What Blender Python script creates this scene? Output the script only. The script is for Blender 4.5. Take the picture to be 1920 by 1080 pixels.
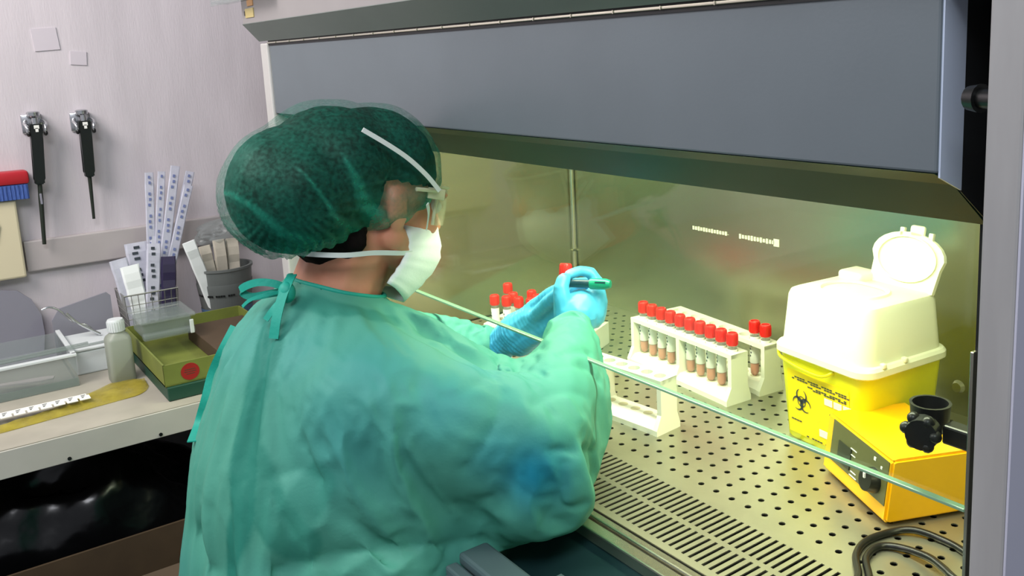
import bpy, bmesh, math, random
from mathutils import Vector, Matrix, noise
from mathutils.bvhtree import BVHTree

random.seed(7)
PI = math.pi
for _o in list(bpy.data.objects):
    bpy.data.objects.remove(_o)
COL = bpy.context.scene.collection
SC = bpy.context.scene

# ------------------------------------------------------------------ camera
# Coordinates below are metres; z = 0 is the work surface of the cabinet, the
# floor is 0.8 m lower.  link() lifts every top-level object by Z0.
Z0 = 0.80
FOC = 1687.26
PPX, PPY = 1136.56, 399.58
RIGHT = Vector((0.62342832, 0.78110159, -0.03489188))
DOWN = Vector((0.11665376, -0.13704672, -0.98367174))
FWD = Vector((-0.77312938, 0.60917855, -0.17655725))
EYE = Vector((0, 0, 0.54))
cam_d = bpy.data.cameras.new('camera')
cam_d.sensor_width = 36
cam_d.lens = FOC / 1920 * 36
cam_d.shift_x = -(PPX - 960) / 1920
cam_d.shift_y = -(540 - PPY) / 1920
cam_d.clip_start = 0.02
cam = bpy.data.objects.new('camera', cam_d)
COL.objects.link(cam)
M = Matrix.Identity(4)
for i in range(3):
    M[i][0] = RIGHT[i]; M[i][1] = -DOWN[i]; M[i][2] = -FWD[i]; M[i][3] = EYE[i]
M[2][3] += Z0
cam.matrix_world = M
SC.camera = cam

# ------------------------------------------------------------------ world, lights, exposure
SC.view_settings.view_transform = 'Standard'
SC.view_settings.look = 'None'
SC.view_settings.exposure = 0.0
SC.view_settings.gamma = 1.0
SC.view_settings.use_curve_mapping = False
W = bpy.data.worlds.new('world'); SC.world = W; W.use_nodes = True
W.node_tree.nodes['Background'].inputs[0].default_value = (0.86, 0.90, 1.0, 1)
W.node_tree.nodes['Background'].inputs[1].default_value = 0.34

def area(name, loc, target, sx, sy, power, color):
    d = bpy.data.lights.new(name, 'AREA'); d.shape = 'RECTANGLE'
    d.size = sx; d.size_y = sy; d.energy = power; d.color = color
    o = bpy.data.objects.new(name, d); COL.objects.link(o)
    o.location = Vector(loc) + Vector((0, 0, Z0))
    o.rotation_euler = (Vector(target) - Vector(loc)).to_track_quat('-Z', 'Y').to_euler()
    return o
# daylight from the window on the operator's side of the room
area('room_window_light', (-1.45, -0.75, 1.45), (-2.19, 0.05, 0.72), 0.9, 0.7, 34, (1.0, 0.92, 0.90))
# fluorescent room lamp on the ceiling
area('room_ceiling_light', (0.25, -0.45, 1.75), (-1.4, 0.4, 0.2), 0.9, 0.5, 24, (0.93, 0.95, 1.0))
# the fluorescent tube of the cabinet
area('cabinet_tube_light', (-0.97, 0.74, 0.47), (-0.97, 0.84, 0.0), 1.15, 0.06, 9.5, (0.96, 1.0, 0.72))

# ------------------------------------------------------------------ helpers
def at(u, v, d):
    """point at depth d along the viewing direction"""
    return EYE + (RIGHT * (u - PPX) + DOWN * (v - PPY) + FWD * FOC) * (d / FOC)

def link(o, parent=None):
    COL.objects.link(o)
    if parent is None:
        o.location = Vector(o.location) + Vector((0, 0, Z0))
    else:
        o.parent = parent
    return o

def thing(name, label, cat, loc=(0, 0, 0), rotz=0, group=None, kind=None):
    o = bpy.data.objects.new(name, None)
    o.empty_display_size = 0.05
    o.location = loc; o.rotation_euler = (0, 0, rotz)
    link(o)
    o['base'] = tuple(loc)
    o['label'] = label; o['category'] = cat
    if group: o['group'] = group
    if kind: o['kind'] = kind
    return o

def tag(o, label, cat, group=None, kind=None):
    o['label'] = label; o['category'] = cat
    if group: o['group'] = group
    if kind: o['kind'] = kind
    return o

def obj(name, bm, mt, parent=None, smooth=None, world=False, label=None, loc=None):
    """one mesh object.  world=True: verts are in scene coordinates although it is a child"""
    bmesh.ops.recalc_face_normals(bm, faces=bm.faces[:])
    me = bpy.data.meshes.new(name)
    if world and parent is not None:
        p = parent; off = Vector((0, 0, 0)); chain = []
        while p is not None:
            chain.append(p); p = p.parent
        root = chain[-1]
        off = Vector(root.get('base', (0, 0, 0)))
        inv = Matrix.Rotation(-root.rotation_euler.z, 4, 'Z') @ Matrix.Translation(-off)
        bmesh.ops.transform(bm, matrix=inv, verts=bm.verts[:])
    bm.to_mesh(me); bm.free()
    if smooth is not None:
        for p in me.polygons: p.use_smooth = True
        if smooth < 179:
            try: me.set_sharp_from_angle(angle=math.radians(smooth))
            except Exception: pass
    me.materials.append(mt)
    o = bpy.data.objects.new(name, me)
    if loc is not None: o.location = loc
    link(o, parent)
    if label: o['label'] = label
    return o

def struct(name, bm, mt):
    o = obj(name, bm, mt); o['kind'] = 'structure'; return o

def B(): return bmesh.new()

def merge(dst, src, mx=None):
    me = bpy.data.meshes.new('tmp'); src.to_mesh(me); src.free()
    if mx is not None: me.transform(mx)
    dst.from_mesh(me); bpy.data.meshes.remove(me)
    return dst

def box(bm, c, s, bev=0.0, rot=None, seg=2):
    t = bmesh.new()
    bmesh.ops.create_cube(t, size=1.0)
    for v in t.verts: v.co = Vector((v.co.x * s[0], v.co.y * s[1], v.co.z * s[2]))
    if bev > 0:
        bmesh.ops.bevel(t, geom=t.edges[:], offset=bev, segments=seg, profile=0.5, affect='EDGES')
    mx = Matrix.Translation(Vector(c))
    if rot is not None: mx = mx @ rot
    return merge(bm, t, mx)

def rz(a): return Matrix.Rotation(math.radians(a), 4, 'Z')
def rx(a): return Matrix.Rotation(math.radians(a), 4, 'X')
def ry(a): return Matrix.Rotation(math.radians(a), 4, 'Y')

def boxx(bm, x0, x1, y0, y1, z0, z1, bev=0.0):
    return box(bm, ((x0 + x1) / 2, (y0 + y1) / 2, (z0 + z1) / 2), (x1 - x0, y1 - y0, z1 - z0), bev)

def prism(bm, pts, axis, a, b):
    """polygon pts (2D) extruded along axis from a to b. axis x: pts=(y,z); y: (x,z); z: (x,y)"""
    def mk(p, t):
        if axis == 'x': return (t, p[0], p[1])
        if axis == 'y': return (p[0], t, p[1])
        return (p[0], p[1], t)
    v0 = [bm.verts.new(mk(p, a)) for p in pts]
    v1 = [bm.verts.new(mk(p, b)) for p in pts]
    n = len(pts)
    bm.faces.new(v0); bm.faces.new(list(reversed(v1)))
    for i in range(n):
        bm.faces.new((v0[i], v0[(i + 1) % n], v1[(i + 1) % n], v1[i]))
    return bm

def lathe(bm, prof, seg=20, mx=None):
    """profile list of (r, z), closed to the axis at both ends when r = 0"""
    t = bmesh.new(); rings = []
    for r, z in prof:
        if r <= 1e-6: rings.append([t.verts.new((0, 0, z))])
        else: rings.append([t.verts.new((r * math.cos(2 * PI * k / seg), r * math.sin(2 * PI * k / seg), z)) for k in range(seg)])
    for a, b in zip(rings, rings[1:]):
        for k in range(seg):
            k2 = (k + 1) % seg
            if len(a) == 1 and len(b) == 1: continue
            if len(a) == 1: t.faces.new((a[0], b[k], b[k2]))
            elif len(b) == 1: t.faces.new((a[k], b[0], a[k2]))
            else: t.faces.new((a[k], b[k], b[k2], a[k2]))
    return merge(bm, t, mx)

def axis_mx(p0, p1):
    p0 = Vector(p0); d = Vector(p1) - p0
    q = d.to_track_quat('Z', 'Y')
    return Matrix.Translation(p0) @ q.to_matrix().to_4x4()

def cyl(bm, p0, p1, r0, r1=None, seg=16):
    r1 = r0 if r1 is None else r1
    L = (Vector(p1) - Vector(p0)).length
    return lathe(bm, [(0, 0), (r0, 0), (r1, L), (0, L)], seg, axis_mx(p0, p1))

def tube(bm, pts, r, seg=8, sub=1):
    pts = [Vector(p) for p in pts]
    if sub > 1: pts = spline(pts, sub)
    rings = []; up = Vector((0, 0, 1)); n = len(pts)
    nv = None
    for i, p in enumerate(pts):
        d = (pts[min(i + 1, n - 1)] - pts[max(i - 1, 0)]).normalized()
        if nv is None:
            nv = d.cross(up)
            if nv.length < 0.1: nv = d.cross(Vector((1, 0, 0)))
        nv = (nv - d * nv.dot(d)).normalized(); bv = d.cross(nv)
        rr = r[i] if isinstance(r, (list, tuple)) else r
        rings.append([bm.verts.new(p + (nv * math.cos(2 * PI * k / seg) + bv * math.sin(2 * PI * k / seg)) * rr) for k in range(seg)])
    for a, b in zip(rings, rings[1:]):
        for k in range(seg):
            bm.faces.new((a[k], a[(k + 1) % seg], b[(k + 1) % seg], b[k]))
    bm.faces.new(rings[0]); bm.faces.new(rings[-1])
    return bm

def spline(pts, sub=6):
    pts = [Vector(p) for p in pts]; out = []
    n = len(pts)
    for i in range(n - 1):
        p0 = pts[max(i - 1, 0)]; p1 = pts[i]; p2 = pts[i + 1]; p3 = pts[min(i + 2, n - 1)]
        for k in range(sub):
            t = k / sub
            out.append(0.5 * ((2 * p1) + (p2 - p0) * t + (2 * p0 - 5 * p1 + 4 * p2 - p3) * t * t + (3 * p1 - p0 - 3 * p2 + p3) * t ** 3))
    out.append(pts[-1])
    return out

def ribbon(bm, pts, w, th, sidedir, sub=5):
    """flat strip along pts, width w in the direction sidedir (vector or list)"""
    P = spline(pts, sub); n = len(P); rows = []
    for i, p in enumerate(P):
        d = (P[min(i + 1, n - 1)] - P[max(i - 1, 0)]).normalized()
        s = sidedir[min(i * len(sidedir) // n, len(sidedir) - 1)] if isinstance(sidedir, list) else sidedir
        s = Vector(s); s = (s - d * s.dot(d)).normalized(); nn = d.cross(s)
        ww = w[min(i * len(w) // n, len(w) - 1)] if isinstance(w, list) else w
        rows.append([bm.verts.new(p + s * ww * a + nn * th * b) for a, b in ((-.5, -.5), (.5, -.5), (.5, .5), (-.5, .5))])
    for a, b in zip(rows, rows[1:]):
        for k in range(4): bm.faces.new((a[k], a[(k + 1) % 4], b[(k + 1) % 4], b[k]))
    bm.faces.new(rows[0]); bm.faces.new(rows[-1])
    return bm

def ell(bm, c, r, rot=None, sub=3):
    t = bmesh.new(); bmesh.ops.create_icosphere(t, subdivisions=sub, radius=1.0)
    mx = Matrix.Translation(Vector(c))
    if rot is not None: mx = mx @ rot
    mx = mx @ Matrix.Diagonal((r[0], r[1], r[2], 1))
    return merge(bm, t, mx)

def cap(bm, p0, r0, p1, r1, sub=2):
    """rounded cone between two spheres"""
    t = bmesh.new()
    bmesh.ops.create_icosphere(t, subdivisions=sub, radius=r0, matrix=Matrix.Translation(Vector(p0)))
    bmesh.ops.create_icosphere(t, subdivisions=sub, radius=r1, matrix=Matrix.Translation(Vector(p1)))
    res = bmesh.ops.convex_hull(t, input=t.verts[:])
    bmesh.ops.delete(t, geom=[g for g in res['geom_interior'] if isinstance(g, bmesh.types.BMVert)], context='VERTS')
    return merge(bm, t)

def chain(bm, pts, rad):
    for i in range(len(pts) - 1): cap(bm, pts[i], rad[i], pts[i + 1], rad[i + 1])
    return bm

def organic(bm, voxel, smooth=4, factor=0.5):
    """fuse overlapping closed shapes into one continuous skin"""
    bmesh.ops.recalc_face_normals(bm, faces=bm.faces[:])
    me = bpy.data.meshes.new('tmp'); bm.to_mesh(me); bm.free()
    o = bpy.data.objects.new('tmp', me); COL.objects.link(o)
    m = o.modifiers.new('r', 'REMESH'); m.mode = 'VOXEL'; m.voxel_size = voxel; m.use_smooth_shade = True
    s = o.modifiers.new('s', 'SMOOTH'); s.iterations = smooth; s.factor = factor
    dg = bpy.context.evaluated_depsgraph_get()
    ev = o.evaluated_get(dg); m2 = ev.to_mesh()
    out = bmesh.new(); out.from_mesh(m2); ev.to_mesh_clear()
    bpy.data.objects.remove(o); bpy.data.meshes.remove(me)
    return out

# ------------------------------------------------------------------ materials
def srgb(r, g, b):
    f = lambda c: (c / 255 / 12.92) if c / 255 <= 0.04045 else ((c / 255 + 0.055) / 1.055) ** 2.4
    return (f(r), f(g), f(b))

def mat(name, rgb, rough=0.5, metal=0.0, spec=0.5, var=0.0, vscale=20, bump=0.0, bscale=200, alpha=1.0, trans=0.0,
        sss=0.0, coat=0.0, stretch=None, rgb2=None, emit=None, estr=0, detail=3):
    m = bpy.data.materials.new(name); m.use_nodes = True
    nt = m.node_tree; p = nt.nodes['Principled BSDF']
    c = srgb(*rgb)
    p.inputs['Base Color'].default_value = (*c, 1)
    p.inputs['Roughness'].default_value = rough
    p.inputs['Metallic'].default_value = metal
    p.inputs['Specular IOR Level'].default_value = spec
    p.inputs['Alpha'].default_value = alpha
    p.inputs['Transmission Weight'].default_value = trans
    p.inputs['Coat Weight'].default_value = coat
    if sss:
        p.inputs['Subsurface Weight'].default_value = sss
        p.inputs['Subsurface Radius'].default_value = (0.02, 0.01, 0.006)
        p.inputs['Subsurface Scale'].default_value = 0.5
    if emit:
        p.inputs['Emission Color'].default_value = (*srgb(*emit), 1)
        p.inputs['Emission Strength'].default_value = estr
    co = nt.nodes.new('ShaderNodeTexCoord'); src = co.outputs['Object']
    if stretch:
        mp = nt.nodes.new('ShaderNodeMapping'); mp.inputs['Scale'].default_value = stretch
        nt.links.new(src, mp.inputs[0]); src = mp.outputs[0]
    if var > 0:
        n = nt.nodes.new('ShaderNodeTexNoise'); n.inputs['Scale'].default_value = vscale; n.inputs['Detail'].default_value = detail
        nt.links.new(src, n.inputs['Vector'])
        mx = nt.nodes.new('ShaderNodeMix'); mx.data_type = 'RGBA'
        c2 = srgb(*rgb2) if rgb2 else tuple(x * (1 - var) for x in c)
        c1 = c if rgb2 else tuple(min(1, x * (1 + var * 0.5)) for x in c)
        mx.inputs['A'].default_value = (*c1, 1); mx.inputs['B'].default_value = (*c2, 1)
        cr = nt.nodes.new('ShaderNodeMapRange'); cr.inputs['From Min'].default_value = 0.3; cr.inputs['From Max'].default_value = 0.7
        nt.links.new(n.outputs['Fac'], cr.inputs['Value']); nt.links.new(cr.outputs['Result'], mx.inputs['Factor'])
        nt.links.new(mx.outputs['Result'], p.inputs['Base Color'])
    if bump > 0:
        n = nt.nodes.new('ShaderNodeTexNoise'); n.inputs['Scale'].default_value = bscale; n.inputs['Detail'].default_value = 2
        nt.links.new(src, n.inputs['Vector'])
        b = nt.nodes.new('ShaderNodeBump'); b.inputs['Strength'].default_value = bump; b.inputs['Distance'].default_value = 0.002
        nt.links.new(n.outputs['Fac'], b.inputs['Height']); nt.links.new(b.outputs['Normal'], p.inputs['Normal'])
    return m

def sheet(name, rgb, alpha, rough=0.3, trn=0.3, var=0.0, vscale=30, stretch=None):
    """thin see-through plastic or cloth: partly transparent, partly diffuse and translucent"""
    m = bpy.data.materials.new(name); m.use_nodes = True; nt = m.node_tree
    p = nt.nodes['Principled BSDF']; out = nt.nodes['Material Output']
    p.inputs['Base Color'].default_value = (*srgb(*rgb), 1); p.inputs['Roughness'].default_value = rough
    tl = nt.nodes.new('ShaderNodeBsdfTranslucent'); tl.inputs[0].default_value = (*srgb(*rgb), 1)
    tr = nt.nodes.new('ShaderNodeBsdfTransparent')
    m1 = nt.nodes.new('ShaderNodeMixShader'); m1.inputs[0].default_value = trn
    nt.links.new(p.outputs[0], m1.inputs[1]); nt.links.new(tl.outputs[0], m1.inputs[2])
    m2 = nt.nodes.new('ShaderNodeMixShader'); m2.inputs[0].default_value = alpha
    nt.links.new(tr.outputs[0], m2.inputs[1]); nt.links.new(m1.outputs[0], m2.inputs[2])
    if var > 0:
        co = nt.nodes.new('ShaderNodeTexCoord'); src = co.outputs['Object']
        if stretch:
            mp = nt.nodes.new('ShaderNodeMapping'); mp.inputs['Scale'].default_value = stretch
            nt.links.new(src, mp.inputs[0]); src = mp.outputs[0]
        n = nt.nodes.new('ShaderNodeTexNoise'); n.inputs['Scale'].default_value = vscale; n.inputs['Detail'].default_value = 4
        nt.links.new(src, n.inputs['Vector'])
        mr = nt.nodes.new('ShaderNodeMapRange'); mr.inputs['From Min'].default_value = 0.35; mr.inputs['From Max'].default_value = 0.68
        mr.inputs['To Min'].default_value = max(0, alpha - var); mr.inputs['To Max'].default_value = min(1, alpha + var)
        nt.links.new(n.outputs['Fac'], mr.inputs['Value']); nt.links.new(mr.outputs['Result'], m2.inputs[0])
    nt.links.new(m2.outputs[0], out.inputs[0])
    return m

MT = {}
MT['wall'] = mat('wall_paint', (200, 194, 198), 0.45, var=0.10, vscale=3.0, bump=0.15, bscale=60, stretch=(1, 6, 1))
MT['wall_back'] = mat('wall_back_paint', (150, 150, 155), 0.6, var=0.1, vscale=4)
MT['trim'] = mat('trim_board', (176, 170, 168), 0.5, var=0.08, vscale=10)
MT['floor'] = mat('floor_vinyl', (70, 66, 62), 0.5, var=0.3, vscale=8)
MT['counter'] = mat('counter_laminate', (168, 164, 150), 0.45, var=0.12, vscale=14)
MT['counter_edge'] = mat('counter_edge', (190, 188, 178), 0.4, var=0.08, vscale=12)
MT['steel'] = mat('brushed_steel', (184, 184, 160), 0.27, 0.93, var=0.06, vscale=3, bump=0.03, bscale=90)
MT['steel_floor'] = mat('steel_floor', (172, 172, 150), 0.36, 0.80, var=0.14, vscale=9, bump=0.06, bscale=120)
MT['steel_bright'] = mat('steel_bright', (215, 213, 195), 0.25, 0.95)
MT['dark_hole'] = mat('dark_cavity', (22, 22, 16), 0.8)
MT['panel'] = mat('panel_blue_grey', (104, 114, 120), 0.42, 0.15, var=0.08, vscale=5, bump=0.03, bscale=300)
MT['panel_lit'] = mat('lit_panel_end', (200, 214, 236), 0.4, 0.2)  # side light on the panel's end face put into a paler colour
MT['chamfer'] = mat('chamfer_green_reflection', (26, 56, 48), 0.5, 0.0, 0.2, var=0.2, vscale=5)  # grey paint coloured with the gown's dark green reflection
MT['header'] = mat('header_grey', (150, 147, 146), 0.5, var=0.06, vscale=8)
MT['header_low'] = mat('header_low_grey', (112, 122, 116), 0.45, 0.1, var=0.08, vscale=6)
MT['white_frame'] = mat('frame_white', (190, 190, 186), 0.4)
MT['black'] = mat('black_plastic', (18, 20, 20), 0.35)
MT['black_matte'] = mat('black_matte', (14, 17, 20), 0.6)
MT['post'] = mat('post_grey', (160, 160, 160), 0.5, var=0.10, vscale=7, stretch=(8, 8, 1))
MT['post_side'] = mat('post_side_grey', (186, 188, 204), 0.5, var=0.06, vscale=7)
MT['teal_dark'] = mat('front_dark_panel', (34, 62, 64), 0.3, 0.3, var=0.15, vscale=6)
MT['rail'] = mat('rail_grey', (96, 118, 122), 0.4, 0.5)
MT['white_pl'] = mat('white_plastic', (236, 236, 220), 0.38, sss=0.0)
MT['cap_red'] = mat('cap_red', (225, 34, 30), 0.35, var=0.1, vscale=200)
MT['cap_red_worn'] = mat('cap_red_orange', (238, 80, 55), 0.3)
MT['liquid'] = mat('liquid_salmon', (214, 120, 78), 0.25, var=0.15, vscale=90)
MT['paper'] = mat('label_paper', (232, 234, 226), 0.6)
MT['ink'] = mat('ink', (50, 58, 66), 0.6)
MT['ink_blue'] = mat('ink_blue', (112, 124, 168), 0.6)
MT['bin_yellow'] = mat('bin_yellow', (232, 226, 4), 0.35, var=0.05, vscale=20)
MT['bin_label'] = mat('bin_label_yellow', (243, 214, 0), 0.45)
MT['bin_white'] = mat('bin_lid_white', (244, 244, 216), 0.32)
MT['dev_yellow'] = mat('mixer_yellow', (250, 186, 4), 0.38, var=0.05, vscale=15)
MT['dev_panel'] = mat('mixer_panel', (88, 88, 52), 0.35)
MT['dev_dark'] = mat('mixer_dark', (34, 40, 32), 0.35)
MT['skin'] = mat('skin', (212, 150, 118), 0.5, sss=0.15, var=0.12, vscale=25, rgb2=(198, 128, 100))
MT['hair'] = mat('hair_dark_brown', (20, 14, 13), 0.85, 0.0, 0.12, var=0.5, vscale=30, bump=0.6, bscale=120)
MT['glove'] = mat('glove_nitrile_blue', (72, 176, 222), 0.42, var=0.10, vscale=25, bump=0.10, bscale=90, sss=0.05)
MT['mask'] = mat('mask_white', (232, 238, 236), 0.7, bump=0.1, bscale=300)
MT['strap'] = mat('strap_white', (225, 230, 228), 0.7)
MT['pen_green'] = mat('pen_green', (4, 140, 112), 0.3)
MT['pen_dark'] = mat('pen_dark', (16, 48, 66), 0.3)
MT['tie'] = mat('tie_teal', (20, 158, 138), 0.6, bump=0.2, bscale=200)
MT['chrome'] = mat('holder_chrome', (200, 202, 205), 0.2, 0.9)
MT['cream'] = mat('cream_plastic', (206, 198, 166), 0.5)
MT['cream_d'] = mat('cream_panel', (190, 184, 160), 0.5)
MT['brush_red'] = mat('brush_red', (178, 30, 42), 0.4)
MT['brush_blue'] = mat('brush_blue', (62, 92, 160), 0.6, bump=0.8, bscale=60, stretch=(1, 8, 1))
MT['stain'] = mat('stain_paler', (196, 190, 196), 0.5)
MT['bottle'] = sheet('bottle_plastic', (170, 178, 164), 0.9, 0.4, 0.3)
MT['wpl'] = mat('white_cap', (205, 212, 212), 0.4)
MT['acrylic'] = sheet('clear_acrylic', (168, 180, 178), 0.26, 0.12, 0.2)
MT['acrylic_pale'] = sheet('frosted_plastic', (150, 164, 158), 0.5, 0.25, 0.3)
MT['wrap'] = sheet('clear_wrap', (214, 216, 228), 0.86, 0.22, 0.2, var=0.12, vscale=40)
MT['wire'] = mat('wire_steel', (160, 160, 155), 0.3, 0.8)
MT['purple'] = mat('purple_pack', (40, 32, 66), 0.5, var=0.1, vscale=40)
MT['card_green'] = mat('card_green', (112, 122, 52), 0.6, var=0.15, vscale=25)
MT['card_darkgreen'] = mat('card_dark_green', (20, 66, 50), 0.5)
MT['card_brown'] = mat('card_brown', (74, 58, 40), 0.75, var=0.15, vscale=20)
MT['red_sticker'] = mat('sticker_red', (150, 30, 26), 0.5)
MT['tub'] = sheet('tub_plastic', (112, 118, 116), 0.85, 0.35, 0.2)
MT['tissue'] = mat('tissue_beige', (186, 180, 164), 0.8, var=0.1, vscale=30, bump=0.5, bscale=50)
MT['bag_yellow'] = sheet('bag_yellow_film', (196, 182, 70), 0.55, 0.3, 0.3, var=0.2, vscale=30)
MT['grey_pl'] = mat('grey_plastic', (132, 132, 142), 0.45)
MT['bag_black'] = mat('bag_black', (10, 10, 12), 0.22, var=0.3, vscale=12, bump=1.0, bscale=22)
MT['sticker_orange'] = mat('sticker_orange', (200, 152, 100), 0.5)
MT['sticker_yellow'] = mat('sticker_yellow', (196, 180, 120), 0.5)
MT['crate_green'] = mat('crate_green', (58, 84, 26), 0.6)
MT['chair_grey'] = mat('chair_grey', (62, 62, 68), 0.55)
MT['liner'] = mat('label_blue', (60, 90, 120), 0.5)
MT['lamp'] = mat('lamp_tube', (255, 252, 220), 0.5, emit=(255, 250, 200), estr=6)

def glass_mat():
    m = bpy.data.materials.new('sash_glass'); m.use_nodes = True; nt = m.node_tree
    out = nt.nodes['Material Output']; nt.nodes.remove(nt.nodes['Principled BSDF'])
    t = nt.nodes.new('ShaderNodeBsdfTransparent'); t.inputs[0].default_value = (0.95, 0.985, 0.96, 1)
    g = nt.nodes.new('ShaderNodeBsdfGlossy'); g.inputs['Roughness'].default_value = 0.03
    mx = nt.nodes.new('ShaderNodeMixShader'); mx.inputs[0].default_value = 0.05
    nt.links.new(t.outputs[0], mx.inputs[1]); nt.links.new(g.outputs[0], mx.inputs[2]); nt.links.new(mx.outputs[0], out.inputs[0])
    return m
MT['glass'] = glass_mat()
MT['glass_edge'] = mat('glass_cut_edge', (128, 168, 138), 0.25, sss=0.0, spec=0.8)
MT['tube_clear'] = sheet('tube_plastic', (228, 232, 222), 0.34, 0.2, 0.4)
MT['lens'] = sheet('goggle_lens', (210, 220, 190), 0.30, 0.08, 0.2)
MT['lens_frame'] = sheet('goggle_frame', (236, 236, 206), 0.8, 0.2, 0.3)

# ------------------------------------------------------------------ room
XW = -2.19
b = B(); boxx(b, -2.6, 1.2, -2.6, 1.75, -0.86, -0.80); struct('floor', b, MT['floor'])
b = B(); boxx(b, XW - 0.08, XW, -2.6, 1.75, -0.80, 1.9); struct('wall_left', b, MT['wall'])
b = B(); boxx(b, XW, 1.2, 1.45, 1.53, -0.80, 1.9); struct('wall_back', b, MT['wall_back'])
b = B(); boxx(b, XW, XW + 0.014, 0.183, 1.45, 0.131, 0.196, 0.003); struct('trim_1', b, MT['trim'])
# paler worn patches left on the wall by old stickers
b = B()
for (y, z, s, w_, h_) in ((0.275, 0.605, 4, 0.045, 0.045), (0.33, 0.565, -5, 0.03, 0.028)):
    box(b, (XW + 0.001, y, z), (0.002, w_, h_), 0, rx(s))
o = obj('tape_residue', b, MT['stain']); tag(o, 'faint pale tape marks high on the left wall', 'tape mark')

# ------------------------------------------------------------------ left counter
ZC = -0.04
XF = -1.628
ct = thing('counter', 'cream laminate counter with a white screwed front edge along the left wall', 'counter', (XF, -0.4, ZC))
b = B(); prism(b, [(XW + 0.002, -1.2), (XF - 0.004, -1.2), (XF - 0.004, 0.548), (-1.73, 0.548), (-1.73, 1.0), (XW + 0.002, 1.0)], 'z', ZC - 0.03, ZC); obj('worktop', b, MT['counter'], ct, world=True)
b = B(); boxx(b, XF - 0.003, XF, -1.2, 0.548, ZC - 0.046, ZC - 0.001, 0.001); obj('front_edge', b, MT['counter_edge'], ct, world=True, label='white metal front edge strip')
for y in (0.0, 0.155, 0.292, 0.43):
    b = B(); cyl(b, (XF, y, ZC - 0.040), (XF + 0.002, y, ZC - 0.040), 0.003, seg=10)
    obj('screw', b, MT['black'], ct, world=True)
for y in (-1.15, 0.96):
    b = B(); boxx(b, XW + 0.01, -1.75, y - 0.02, y + 0.02, -0.80, ZC - 0.03); obj('support_panel', b, MT['counter_edge'], ct, world=True)

# ------------------------------------------------------------------ safety cabinet
XL, XR, YB, YG = -1.597, -0.345, 1.165, 0.633
cab = thing('safety_cabinet', 'large grey biosafety cabinet with glass sash and lit perforated steel work bay', 'safety cabinet', (-1.0, 0.9, -0.80))
def cp(name, b, mt, label=None, parent=None, smooth=None):
    return obj(name, b, MT[mt], parent or cab, world=True, label=label, smooth=smooth)
b = B(); boxx(b, XL - 0.02, XR + 0.02, YB, YB + 0.02, -0.12, 0.62); bw = cp('back_panel', b, 'steel', 'brushed steel back wall')
b = B(); boxx(b, XL - 0.02, XL, 0.60, YB, -0.12, 0.62); cp('side_panel', b, 'steel')
b = B(); boxx(b, XR, XR + 0.02, 0.66, YB, -0.12, 0.62); cp('side_panel', b, 'steel')
b = B(); boxx(b, XL, XR, 0.70, YB, 0.56, 0.58); cp('bay_ceiling', b, 'steel')
# corner bead with its joint
b = B(); cyl(b, (XL + 0.007, YB - 0.006, 0.11), (XL + 0.007, YB - 0.006, 0.56), 0.0055, seg=12)
cyl(b, (XL + 0.006, YB - 0.006, 0.0), (XL + 0.006, YB - 0.006, 0.104), 0.0055, seg=12); cp('corner_bead', b, 'steel_bright', 'bright steel corner rod', smooth=40)
# pale lettering strip on the back panel
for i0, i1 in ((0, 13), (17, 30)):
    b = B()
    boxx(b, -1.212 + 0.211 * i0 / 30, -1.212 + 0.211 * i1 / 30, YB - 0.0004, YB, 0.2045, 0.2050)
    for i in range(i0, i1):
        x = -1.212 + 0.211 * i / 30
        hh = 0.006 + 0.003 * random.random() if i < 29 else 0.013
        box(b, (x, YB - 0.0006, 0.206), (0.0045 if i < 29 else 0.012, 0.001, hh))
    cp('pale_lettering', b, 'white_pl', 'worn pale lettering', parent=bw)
b = B(); cyl(b, (-0.664, YB, 0.042), (-0.664, YB - 0.006, 0.042), 0.010, 0.007); cp('screw', b, 'steel_bright')
# perforated floor
PX, PY = 0.0263, 0.0234
b = B()
hx0 = -0.7100 - 34 * PX
cols = int((XR - hx0) / PX); yb0 = 0.7380 - PY / 2
seg = 8; R_ = 0.0042
for i in range(cols + 1):
    for j in range(18):
        cx = hx0 + i * PX; cy = 0.7380 + j * PY
        x0, x1, y0, y1 = cx - PX / 2, cx + PX / 2, cy - PY / 2, cy + PY / 2
        if x0 < XL: x0 = XL
        if x1 > XR - 0.001: x1 = XR
        if i == 0: x0 = XL
        if cx - R_ < x0 + .001 or cx + R_ > x1 - .001: continue
        if j == 17: y1 = YB
        if i == cols: x1 = XR
        ring = [b.verts.new((cx + R_ * math.cos(PI / 4 + k * PI / 4), cy + R_ * math.sin(PI / 4 + k * PI / 4), 0)) for k in range(8)]
        low = [b.verts.new((v.co.x, v.co.y, -0.0015)) for v in ring]
        c4 = [b.verts.new(p) for p in ((x1, y1, 0), (x0, y1, 0), (x0, y0, 0), (x1, y0, 0))]
        for q in range(4):
            a, m_, c_ = ring[(2 * q) % 8], ring[(2 * q + 1) % 8], ring[(2 * q + 2) % 8]
            b.faces.new((c4[q], c4[(q + 1) % 4], c_, m_, a))
        for k in range(8): b.faces.new((ring[k], ring[(k + 1) % 8], low[(k + 1) % 8], low[k]))
ws = cp('work_surface', b, 'steel_floor', 'steel work surface with rows of round holes')
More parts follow.
